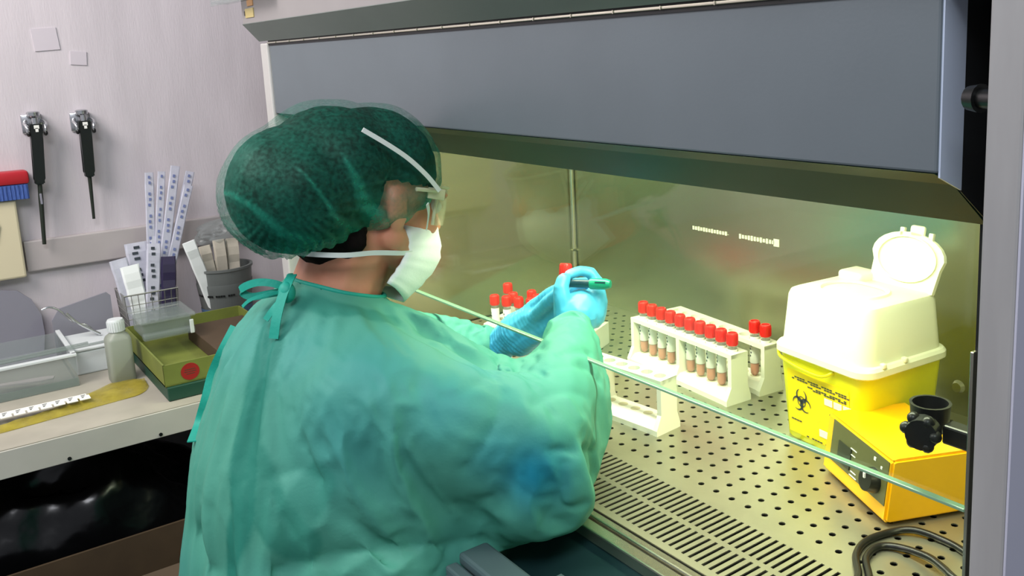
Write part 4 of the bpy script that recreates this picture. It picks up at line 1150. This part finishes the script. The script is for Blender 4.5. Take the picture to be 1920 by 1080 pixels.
for i, l in enumerate(loc_l):
    e = net_edge(l); th = math.atan2(l.z, l.y + 0.16); pl_s = 0.5 + 0.5 * math.sin(46 * th + 6 * noise.noise(l * 14))
    d = 0.45 * max(0.0, 1 - e / 0.030) + 0.30 * pl_s * max(0.0, 1 - e / 0.075) if e > 0 else 0.45
    q = Vector((l.y, l.z))
    if l.x > 0:
        for pl_, ww in BANDS:
            for k in range(len(pl_) - 1):
                ds, t_ = seg_d(q, Vector(pl_[k]), Vector(pl_[k + 1])); w_ = ww[k] * (1 - t_) + ww[k + 1] * t_
                d = max(d, 0.42 * max(0.0, min(1.0, 1.5 - ds / w_)))
    d += 0.12 * max(0.0, noise.noise(Vector((l.x * 10, l.y * 30 + l.z * 22, l.z * 8))))
    if abs(l.x) < 0.03 and l.y < -0.16: d += 0.1
    ca.data[i].value = d
# mask
b = B()
rowsm = []
nu, nv = 22, 16
for i in range(nu + 1):
    a = math.radians(-78 + 156 * i / nu); row = []
    for j in range(nv + 1):
        f = j / nv; z = 0.006 - 0.128 * f
        bul = math.sin(PI * (0.12 + 0.80 * f))
        rx_ = 0.060 + 0.008 * bul; ry_ = 0.062 + 0.050 * bul * (math.cos(a) ** 0.7)
        taper = 1.0 if f > 0.12 else 0.75 + 0.25 * f / 0.12
        side = abs(math.sin(a)) ** 3
        zz = z * (1 - 0.42 * side) - 0.020 * side
        pl = 0.0010 * math.sin(f * 40)
        row.append(hl((rx_ + pl) * math.sin(a) * taper, 0.006 + (ry_ + pl) * math.cos(a) - 0.030 * max(0, f - 0.55), zz))
    rowsm.append(row)
vo = [[b.verts.new(p) for p in r] for r in rowsm]
for i in range(nu):
    for j in range(nv): b.faces.new((vo[i][j], vo[i + 1][j], vo[i + 1][j + 1], vo[i][j + 1]))
mo = pp('mask', b, 'mask', label='white cup mask')
sm = mo.modifiers.new('s', 'SOLIDIFY'); sm.thickness = 0.002
# straps
def strap(pts, w_=0.006, nm_='mask_strap'):
    b = B(); P = [hl(*p) for p in pts]
    sd = HR @ Vector((0.15, 0, 1)); ribbon(b, P, w_, 0.0012, sd, 5)
    return pp(nm_, b, 'strap', smooth=50)
strap([(0.063, 0.034, -0.052), (0.068, 0.010, -0.0535), (0.068, -0.025, -0.056), (0.064, -0.060, -0.062), (0.040, -0.090, -0.066), (0.0, -0.102, -0.068), (-0.040, -0.090, -0.066), (-0.064, -0.050, -0.06), (-0.066, 0.01, -0.055), (-0.062, 0.034, -0.052)])
strap([(0.062, 0.052, -0.020), (0.078, 0.040, 0.000), (0.086, 0.030, 0.012)], 0.005)
b = B(); P = [hl(*p) for p in ((0.0985, 0.036, 0.030), (0.1015, 0.012, 0.046), (0.1025, -0.018, 0.062), (0.1010, -0.048, 0.074), (0.094, -0.080, 0.086))]
ribbon(b, P, 0.0055, 0.0014, HR @ Vector((0.2, 0, 1)), 6); pp('mask_strap', b, 'strap', smooth=50, label='upper white strap over the cap')
# goggles
b = B()
def gpt(a, z, off=0): return hl((0.076 + off) * math.sin(a), 0.010 + (0.098 + off) * math.cos(a), z)
nl = 20; rg = []
for i in range(nl + 1):
    a = math.radians(-62 + 124 * i / nl); c_ = 0.030 - 0.012 * (abs(math.sin(a)) ** 3)
    nose = 0.014 * max(0, 1 - abs(a) / 0.25)
    rg.append((b.verts.new(gpt(a, 0.034)), b.verts.new(gpt(a, 0.010)), b.verts.new(gpt(a, -0.014 + nose))))
for i in range(nl):
    for k in (0, 1): b.faces.new((rg[i][k], rg[i + 1][k], rg[i + 1][k + 1], rg[i][k + 1]))
gl = pp('goggles', b, 'lens', label='clear safety goggles')
s_ = gl.modifiers.new('s', 'SOLIDIFY'); s_.thickness = 0.0016
b = B()
for s in (-1, 1):
    a = math.radians(62) * s
    P = [gpt(a, 0.036), gpt(a, 0.010), gpt(a, -0.014)]
    tube(b, P, 0.0022, 6)
    tube(b, [gpt(a, 0.032), hl(s * 0.083, 0.045, 0.030), hl(s * 0.087, 0.01, 0.028)], 0.0028, 6, 3)
    box(b, hl(s * 0.082, 0.044, 0.026), (0.003, 0.026, 0.014), 0.001, R3h)
tube(b, [gpt(math.radians(-62 + 12.4 * k), 0.036) for k in range(11)], 0.0020, 6)
pp('goggle_frame', b, 'lens_frame', gl, smooth=50)

# gown
def drape(bm, frames=30, grow=0.14, pressure=0.6, pins=()):
    # loose cloth settling: the fabric is a little larger than the shape it covers, so it buckles into folds
    me = bpy.data.meshes.new('tmp'); bm.normal_update(); bm.to_mesh(me)
    for v in bm.verts: v.co -= v.normal * 0.015
    mc = bpy.data.meshes.new('tmpc'); bm.to_mesh(mc); bm.free()
    oc = bpy.data.objects.new('tmpc', mc); COL.objects.link(oc); cm = oc.modifiers.new('k', 'COLLISION')
    oc.collision.thickness_outer = 0.003; oc.collision.thickness_inner = 0.05; oc.collision.cloth_friction = 8
    o = bpy.data.objects.new('tmp', me); COL.objects.link(o)
    vg = o.vertex_groups.new(name='pin')
    hold = [(Vector((-1.09, 0.415, 0.25)), 0.085), (at(1066, 628, 1.262), 0.045), (at(915, 660, 1.43), 0.045)]
    for v in me.vertices:
        w_ = 1.0 if v.co.z < -0.30 else 0.0
        for c_, r_ in hold:
            if (v.co - c_).length < r_: w_ = 1.0
        if w_: vg.add([v.index], w_, 'REPLACE')
    m = o.modifiers.new('c', 'CLOTH'); st = m.settings
    st.quality = 5; st.mass = 0.15; st.tension_stiffness = 20; st.compression_stiffness = 20; st.shear_stiffness = 8; st.bending_stiffness = 0.02
    st.vertex_group_mass = 'pin'; st.shrink_min = -grow; st.effector_weights.gravity = 0.5
    st.use_pressure = True; st.uniform_pressure_force = pressure
    st.tension_damping = 8; st.compression_damping = 8; st.air_damping = 3
    m.collision_settings.use_collision = True; m.collision_settings.distance_min = 0.002; m.collision_settings.collision_quality = 2; m.collision_settings.use_self_collision = False
    m.point_cache.frame_start = 1; m.point_cache.frame_end = frames
    for f in range(1, frames + 1): SC.frame_set(f)
    dg = bpy.context.evaluated_depsgraph_get(); ev = o.evaluated_get(dg); m2 = ev.to_mesh()
    tmp = bpy.data.meshes.new_from_object(ev)
    SC.frame_set(1)
    bpy.data.objects.remove(o); bpy.data.objects.remove(oc)
    o2 = bpy.data.objects.new('tmp2', tmp); COL.objects.link(o2)
    ss = o2.modifiers.new('s', 'SUBSURF'); ss.levels = 1
    dg = bpy.context.evaluated_depsgraph_get(); m3 = o2.evaluated_get(dg).to_mesh()
    out = bmesh.new(); out.from_mesh(m3); bpy.data.objects.remove(o2)
    return out
b = B()
chain(b, [(-1.225, 0.385, 0.150), (-1.09, 0.405, 0.185), (-0.935, 0.385, 0.155)], [0.082, 0.078, 0.088])
ell(b, (-1.085, 0.375, 0.135), (0.165, 0.120, 0.130), None, 4)
ell(b, (-1.075, 0.350, 0.04), (0.190, 0.138, 0.14), None, 4)
ell(b, (-1.070, 0.345, -0.08), (0.205, 0.150, 0.15), None, 4)
ell(b, (-1.065, 0.350, -0.22), (0.190, 0.150, 0.16), None, 4)
ell(b, (-1.065, 0.37, -0.36), (0.225, 0.19, 0.16), None, 4)
cap(b, (-0.985, 0.40, 0.07), 0.095, (-0.865, 0.485, 0.080), 0.060)
cap(b, (-0.985, 0.41, -0.02), 0.10, (-0.915, 0.455, 0.040), 0.062)
cap(b, (-0.99, 0.42, -0.20), 0.115, (-0.97, 0.43, -0.34), 0.13)
cap(b, (-1.13, 0.44, 0.10), 0.10, (-1.17, 0.50, 0.06), 0.085)
chain(b, [(-1.09, 0.395, 0.195), (-1.092, 0.408, 0.232)], [0.088, 0.072])
chain(b, [(-0.930, 0.385, 0.158), (-0.835, 0.485, 0.126), (-0.798, 0.522, 0.118), (-0.885, 0.620, 0.138), (-0.962, 0.690, 0.160)], [0.088, 0.074, 0.066, 0.062, 0.042])
chain(b, [at(740, 675, 1.12), at(890, 705, 1.13), at(965, 745, 1.14)], [0.075, 0.052, 0.040])
chain(b, [(-1.22, 0.41, 0.145), (-1.27, 0.56, 0.105), (-1.225, 0.660, 0.088), at(915, 655, 1.42)], [0.085, 0.070, 0.056, 0.038])
chain(b, [(-1.065, 0.40, -0.40), (-0.96, 0.72, -0.33), (-0.96, 0.76, -0.55)], [0.17, 0.095, 0.10]); chain(b, [(-1.065, 0.40, -0.40), (-1.19, 0.72, -0.33), (-1.19, 0.76, -0.55)], [0.17, 0.095, 0.10])
cap(b, at(760, 1040, 1.04), 0.085, at(770, 1220, 1.08), 0.10)
gm = organic(b, 0.0088, 20, 0.75)
gm = drape(gm)
bmesh.ops.recalc_face_normals(gm, faces=gm.faces[:])
gm.verts.ensure_lookup_table(); gm.normal_update()
bvh = BVHTree.FromBMesh(gm)
def on_gown(u, v):
    d = (at(u, v, 1) - EYE).normalized()
    h = bvh.ray_cast(EYE, d)
    return h[0]
FOLDS = [  # (points across the cloth, height, width)
    ([(925, 700), (942, 735), (930, 790), (905, 835), (872, 880)], -0.006, 0.010),
    ([(870, 735), (905, 715), (930, 697)], -0.004, 0.007),
    ([(939, 694), (983, 769), (1028, 869), (1061, 935)], 0.010, 0.014),
    ([(1000, 719), (1022, 791), (1033, 838)], 0.006, 0.009),
    ([(1030, 842), (1070, 846), (1114, 845)], -0.009, 0.008),
    ([(1017, 690), (1060, 683), (1105, 688), (1128, 713)], -0.007, 0.010),
    ([(1061, 747), (1085, 785), (1111, 825), (1118, 880)], 0.007, 0.010),
    ([(1000, 760), (1040, 735), (1100, 740)], -0.005, 0.010),
    ([(985, 690), (1000, 730), (1035, 775)], -0.006, 0.010),
    ([(1010, 650), (1050, 660), (1110, 660)], -0.008, 0.009),
    ([(1000, 665), (1015, 700)], -0.006, 0.009),
    ([(617, 702), (590, 760), (561, 819)], 0.004, 0.010),
    ([(767, 841), (810, 905), (856, 969)], 0.006, 0.012),
    ([(783, 702), (785, 780), (767, 869)], -0.005, 0.016),
    ([(600, 902), (560, 880), (522, 890)], -0.007, 0.018),
    ([(620, 920), (610, 980), (560, 1010)], 0.006, 0.018),
    ([(640, 690), (680, 630), (720, 600)], -0.004, 0.012),
    ([(700, 760), (760, 690), (840, 650)], 0.004, 0.016),
    ([(770, 590), (790, 620), (830, 640)], -0.008, 0.010),
    ([(800, 600), (840, 640), (890, 660)], 0.006, 0.010),
    ([(825, 615), (850, 650), (915, 690)], -0.006, 0.009),
    ([(890, 1022), (800, 1030), (700, 1034), (600, 1052), (520, 1075)], -0.014, 0.020),
    ([(345, 965), (370, 1000), (390, 1075)], -0.016, 0.020),
    ([(450, 610), (430, 700), (420, 800)], 0.004, 0.012),
    ([(505, 640), (490, 720), (470, 800), (455, 900)], -0.005, 0.014),
    ([(700, 1040), (640, 1079)], 0.006, 0.012), ([(790, 1035), (730, 1079)], 0.006, 0.012), ([(850, 1035), (820, 1079)], -0.006, 0.010),
    ([(500, 900), (520, 960), (560, 1010)], -0.005, 0.012),
    ([(930, 890), (990, 930), (1060, 945)], -0.004, 0.012),
]
F3 = []
for pts, h_, w_ in FOLDS:
    P = [on_gown(*p) for p in pts]; P = [p for p in P if p is not None]
    if len(P) > 1: F3.append((P, h_, w_))
def poly_d(p, P):
    best = 9
    for k in range(len(P) - 1):
        d_, _ = seg_d(p, P[k], P[k + 1])
        if d_ < best: best = d_
    return best
def crease(p, sc, sd):
    # flat facets meeting in sharp folds, as in stiff crumpled cloth
    q = Vector((p.x * sc, p.y * sc, p.z * sc * 0.62)) + Vector((sd, sd * 2, 0)) + 0.12 * noise.noise_vector(p * sc * 0.8)
    dd = noise.voronoi(q)[0]
    return dd[1] - dd[0] - 0.35
disp = []
for v in gm.verts:
    p = v.co; n = v.normal
    d_ = 0.0
    for P, h_, w_ in F3:
        q = poly_d(p, P)
        if q < 3 * w_: d_ += 0.85 * h_ * math.exp(-(q / (w_ * 0.75)))
    # broad soft undulation and ridged creases of stiff paper-like cloth
    arm = min(1.0, max(0.0, (p.x + 0.93) / 0.05) + max(0.0, (p.y - 0.47) / 0.05))
    d_ += crease(p, 8.0, 0.0) * 0.005 * arm
    if p.z < -0.16: d_ += 0.010 * math.sin(26 * math.atan2(p.y - 0.36, p.x + 1.07) + 4 * p.z) * min(1, (-0.16 - p.z) / 0.08)
    # waist tie pulls the cloth in
    disp.append(d_)
for v, d_ in zip(gm.verts, disp): v.co += v.normal * d_
# open the neck and the cuffs
NK = Vector((-1.09, 0.425, 0.262)); nax = Vector((0, 0.35, 1)).normalized()
kill = []
for v in gm.verts:
    r_ = v.co - NK; h_ = r_.dot(nax); rad = (r_ - nax * h_).length
    if h_ > -0.004 and rad < 0.12: kill.append(v)
bmesh.ops.delete(gm, geom=kill, context='VERTS')
gl3 = [v.co.copy() for v in gm.verts]
# colour areas that belong to the cloth: doubled overlap strip, blue scrubs showing through
STRIPS = [([(520, 575), (500, 660), (475, 760), (460, 860), (450, 960), (440, 1075)], 0.020, 0.75), ([(560, 560), (620, 580), (690, 590), (730, 600)], 0.014, 0.5),
          ([(470, 870), (500, 960), (560, 1020)], 0.025, 0.5), ([(600, 900), (560, 960)], 0.022, 0.35)]
BLUES = [((1000, 890), 0.042, 1.0), ((940, 860), 0.04, 0.5), ((700, 700), 0.07, 0.28), ((640, 820), 0.08, 0.28), ((830, 760), 0.05, 0.35), ((900, 690), 0.035, 0.4), ((560, 660), 0.05, 0.2)]
S3 = [([q for q in (on_gown(*p) for p in pts) if q is not None], w_, a_) for pts, w_, a_ in STRIPS]
B3 = [(on_gown(*p), r_, a_) for p, r_, a_ in BLUES]; B3 = [x for x in B3 if x[0] is not None]
def gown_mat():
    m = bpy.data.materials.new('gown_nonwoven'); m.use_nodes = True; nt = m.node_tree
    p = nt.nodes['Principled BSDF']; out = nt.nodes['Material Output']
    p.inputs['Roughness'].default_value = 0.62; p.inputs['Specular IOR Level'].default_value = 0.35
    def attr(n):
        a = nt.nodes.new('ShaderNodeAttribute'); a.attribute_name = n; return a.outputs['Fac']
    def mixc(f, A, Bc):
        x = nt.nodes.new('ShaderNodeMix'); x.data_type = 'RGBA'
        nt.links.new(f, x.inputs['Factor'])
        if isinstance(A, tuple): x.inputs['A'].default_value = (*A, 1)
        else: nt.links.new(A, x.inputs['A'])
        x.inputs['B'].default_value = (*Bc, 1)
        return x.outputs['Result']
    co = nt.nodes.new('ShaderNodeTexCoord')
    c = mixc(attr('blue'), srgb(88, 172, 150), srgb(30, 150, 178))
    c = mixc(attr('double'), c, srgb(16, 128, 112))
    n = nt.nodes.new('ShaderNodeTexNoise'); n.inputs['Scale'].default_value = 260; n.inputs['Detail'].default_value = 4
    nt.links.new(co.outputs['Object'], n.inputs['Vector'])
    bp = nt.nodes.new('ShaderNodeBump'); bp.inputs['Strength'].default_value = 0.25; bp.inputs['Distance'].default_value = 0.001
    nt.links.new(n.outputs['Fac'], bp.inputs['Height']); nt.links.new(bp.outputs[0], p.inputs['Normal'])
    nt.links.new(c, p.inputs['Base Color'])
    tl = nt.nodes.new('ShaderNodeBsdfTranslucent'); nt.links.new(c, tl.inputs[0])
    mx = nt.nodes.new('ShaderNodeMixShader'); mx.inputs[0].default_value = 0.25
    nt.links.new(p.outputs[0], mx.inputs[1]); nt.links.new(tl.outputs[0], mx.inputs[2]); nt.links.new(mx.outputs[0], out.inputs[0])
    return m
MT['gown'] = gown_mat()
gown = pp('gown', gm, 'gown', label='teal nonwoven disposable gown')
a1 = gown.data.attributes.new('double', 'FLOAT', 'POINT'); a2 = gown.data.attributes.new('blue', 'FLOAT', 'POINT')
for i, p in enumerate(gl3):
    s_ = 0.0
    for P, w_, a_ in S3:
        if len(P) > 1:
            q = poly_d(p, P); s_ = max(s_, a_ * max(0.0, min(1.0, (w_ - q) / 0.006 + 0.5)))
    bl = 0.25 * max(0, noise.noise(p * 8))
    for c_, r_, a_ in B3: bl = max(bl, a_ * math.exp(-((p - c_).length / r_) ** 2))
    a1.data[i].value = s_; a2.data[i].value = min(1, bl)

# collar band, seam, ties
# binding sewn along the neck opening
gt = B(); gt.from_mesh(gown.data)
be = [e for e in gt.edges if e.is_boundary]
off_ = Vector(PBASE)
be = [e for e in be if ((e.verts[0].co + off_) - NK).length < 0.15]
loop = []
if be:
    cur = be[0].verts[0]; used = set(); loop = [cur]
    while True:
        nx = None
        for e in cur.link_edges:
            if e.is_boundary and e.index not in used:
                used.add(e.index); nx = e.other_vert(cur); break
        if nx is None or nx == loop[0]: break
        loop.append(nx); cur = nx
P = [v.co + off_ for v in loop][::3]
gt.free()
for _ in range(4): P = [(P[i - 1] + P[i] * 2 + P[(i + 1) % len(P)]) / 4 for i in range(len(P))]
P.append(P[0])
b = B(); tube(b, P, 0.0030, 8); pp('collar_binding', b, 'tie', gown, smooth=60)
def gr(u, v, off=0.003):
    q = on_gown(u, v); d = (EYE - q).normalized() if q else None
    return q + d * off if q else None
nb = at(545, 545, 1.075)
b = B()
side = DOWN
ribbon(b, [nb, at(515, 532, 1.065), at(480, 530, 1.06), at(452, 543, 1.065), at(470, 556, 1.07), at(510, 550, 1.07), nb], 0.009, 0.0015, side + RIGHT * 0.3, 6)
ribbon(b, [nb, at(500, 552, 1.06), at(470, 562, 1.06), at(455, 575, 1.065)], 0.004, 0.0015, side, 6)
ribbon(b, [at(548, 515, 1.075), at(540, 530, 1.06), at(528, 560, 1.05), at(518, 600, 1.042), at(513, 635, 1.04)], 0.011, 0.0015, RIGHT, 6)
ribbon(b, [nb, at(520, 570, 1.05), at(498, 600, 1.045)], 0.007, 0.0015, RIGHT, 6)
ell(b, at(538, 548, 1.062), (0.010, 0.010, 0.013), None, 3)
pp('neck_tie', b, 'tie', gown, smooth=50, label='bright teal bow at the nape')
b = B(); P = []
for (u, v) in ((440, 612), (418, 655), (398, 700), (385, 750), (372, 795), (360, 828)):
    q = None
    for du in range(0, 90, 6):
        q = on_gown(u + du, v)
        if q is not None: break
    if q is not None:
        dpt = (q - EYE).dot(FWD); P.append(at(u, v, dpt - 0.004))
if len(P) > 2:
    ribbon(b, P, 0.011, 0.0014, RIGHT, 5); pp('side_tie', b, 'tie', gown, smooth=50, label='hanging teal tie at the left side')

# gloved right hand gripping the pen
def G(pts): return [at(*p[:3]) for p in pts], [p[3] for p in pts]
def fing(b, pts):
    P, R = G(pts); chain(b, P, R)
b = B()
fing(b, [(1066, 640, 1.262, .025), (1070, 612, 1.272, .026), (1082, 592, 1.280, .031)])
fing(b, [(1082, 592, 1.280, .032), (1092, 578, 1.286, .0285)])
fing(b, [(1106, 588, 1.288, .024), (1114, 566, 1.292, .020), (1119, 548, 1.294, .0135)])
fing(b, [(1060, 590, 1.272, .017), (1054, 560, 1.268, .0125), (1052, 540, 1.270, .0115), (1057, 524, 1.276, .0100)])     # thumb
fing(b, [(1116, 560, 1.292, .014), (1121, 532, 1.298, .0105), (1108, 512, 1.298, .0085), (1088, 508, 1.294, .0080), (1067, 515, 1.286, .0075)])  # index
fing(b, [(1118, 572, 1.302, .014), (1121, 548, 1.324, .010), (1104, 531, 1.338, .0095), (1080, 532, 1.330, .0090), (1066, 544, 1.316, .008)])      # middle
fing(b, [(1116, 584, 1.305, .013), (1116, 574, 1.328, .010), (1098, 572, 1.336, .009), (1080, 575, 1.324, .008)])      # ring
fing(b, [(1112, 598, 1.300, .012), (1112, 588, 1.322, .009), (1094, 582, 1.328, .008), (1078, 588, 1.316, .0075)])     # little
g1 = organic(b, 0.0022, 3, 0.5)
for v in g1.verts: v.co += v.normal * (0.0007 * noise.noise(v.co * 70) + 0.0004 * math.sin(v.co.z * 700) * max(0, noise.noise(v.co * 30)))
pp('right_glove', g1, 'glove', label='blue nitrile glove of the right hand')
# gloved left hand steadying the tube
b = B()
fing(b, [(912, 668, 1.438, .026), (928, 660, 1.425, .025), (945, 640, 1.405, .025), (970, 618, 1.385, .028)])
fing(b, [(968, 622, 1.385, .028), (1000, 598, 1.365, .024)])
fing(b, [(975, 640, 1.385, .024), (1005, 622, 1.365, .021)])
fing(b, [(990, 588, 1.370, .014), (1012, 566, 1.352, .0100), (1030, 550, 1.335, .0090), (1046, 542, 1.318, .0080)])
fing(b, [(998, 600, 1.366, .014), (1020, 578, 1.350, .0100), (1038, 562, 1.332, .0092), (1052, 555, 1.318, .0080)])
fing(b, [(1004, 614, 1.362, .014), (1026, 594, 1.348, .0100), (1042, 578, 1.332, .0090), (1054, 572, 1.320, .0080)])
fing(b, [(1008, 630, 1.360, .012), (1028, 612, 1.346, .0088), (1042, 598, 1.334, .0080), (1054, 592, 1.324, .0072)])
fing(b, [(980, 608, 1.368, .015), (1006, 590, 1.345, .0110), (1028, 566, 1.318, .0100), (1044, 552, 1.302, .0088)])
g2 = organic(b, 0.0022, 3, 0.5)
wl = at(930, 660, 1.425); dl = (at(1000, 598, 1.365) - wl).normalized()
for v in g2.verts:
    s_ = (v.co - wl).dot(dl)
    v.co += v.normal * (0.0010 * math.sin(s_ * 900 + 3 * noise.noise(v.co * 40)) * (1 if 0.01 < s_ < 0.07 else 0.3) + 0.0008 * noise.noise(v.co * 60))
pp('left_glove', g2, 'glove', label='wrinkled blue nitrile glove of the left hand')
b = B(); P = []
u0 = dl.orthogonal().normalized(); w0 = dl.cross(u0)
for k in range(17):
    a = 2 * PI * k / 16; P.append(wl - dl * 0.006 + (u0 * math.cos(a) + w0 * math.sin(a)) * 0.028)
tube(b, P, 0.006, 8); pp('knit_cuff', b, 'strap', smooth=60, label='white knit cuff at the left wrist')

# pen held in the right hand
PB = at(1066, 531, 1.284); PE = at(1146, 533, 1.262)
pn_ = thing('marker_pen', 'green capped marker pen gripped in the raised blue glove', 'pen', tuple(PB))
dv = (PE - PB)
b = B(); cyl(b, PB, PB + dv * 0.55, 0.0058, 0.0058, 18); obj('barrel', b, MT['pen_dark'], pn_, world=True, smooth=40)
b = B(); m_ = axis_mx(PB + dv * 0.52, PE); L_c = dv.length * 0.48
lathe(b, [(0, 0), (0.0076, 0.0), (0.0080, L_c * 0.3), (0.0078, L_c * 0.75), (0.0055, L_c * 0.97), (0, L_c)], 20, m_); cp_ = obj('pen_cap', b, MT['pen_green'], pn_, world=True, smooth=40, label='green pen cap')
b = B(); q0 = PB + dv * 0.62; q1 = PB + dv * 0.86; upv = (EYE - q0).normalized() * 0.0082 - DOWN * 0.002
ribbon(b, [q0 + upv, q1 + upv], 0.0022, 0.001, DOWN, 2); obj('clip', b, MT['pen_dark'], cp_, world=True)
# tube held upright between the fingers
hp = at(1057, 568, 1.300); tp = at(1061, 498, 1.300)
tl_ = (tp - hp).normalized(); q = Vector((0, 0, 1)).rotation_difference(tl_)
top_c = at(1061, 494, 1.300)
bs = top_c - tl_ * 0.0912
ht = place_tube(bs.x, bs.y, bs.z, 'red-capped sample tube held upright between the blue gloved fingers', 'tube held by the person', tilt=q.to_euler())
ht['category'] = 'sample tube'

# drop helper property
for o in bpy.data.objects:
    if 'base' in o: del o['base']
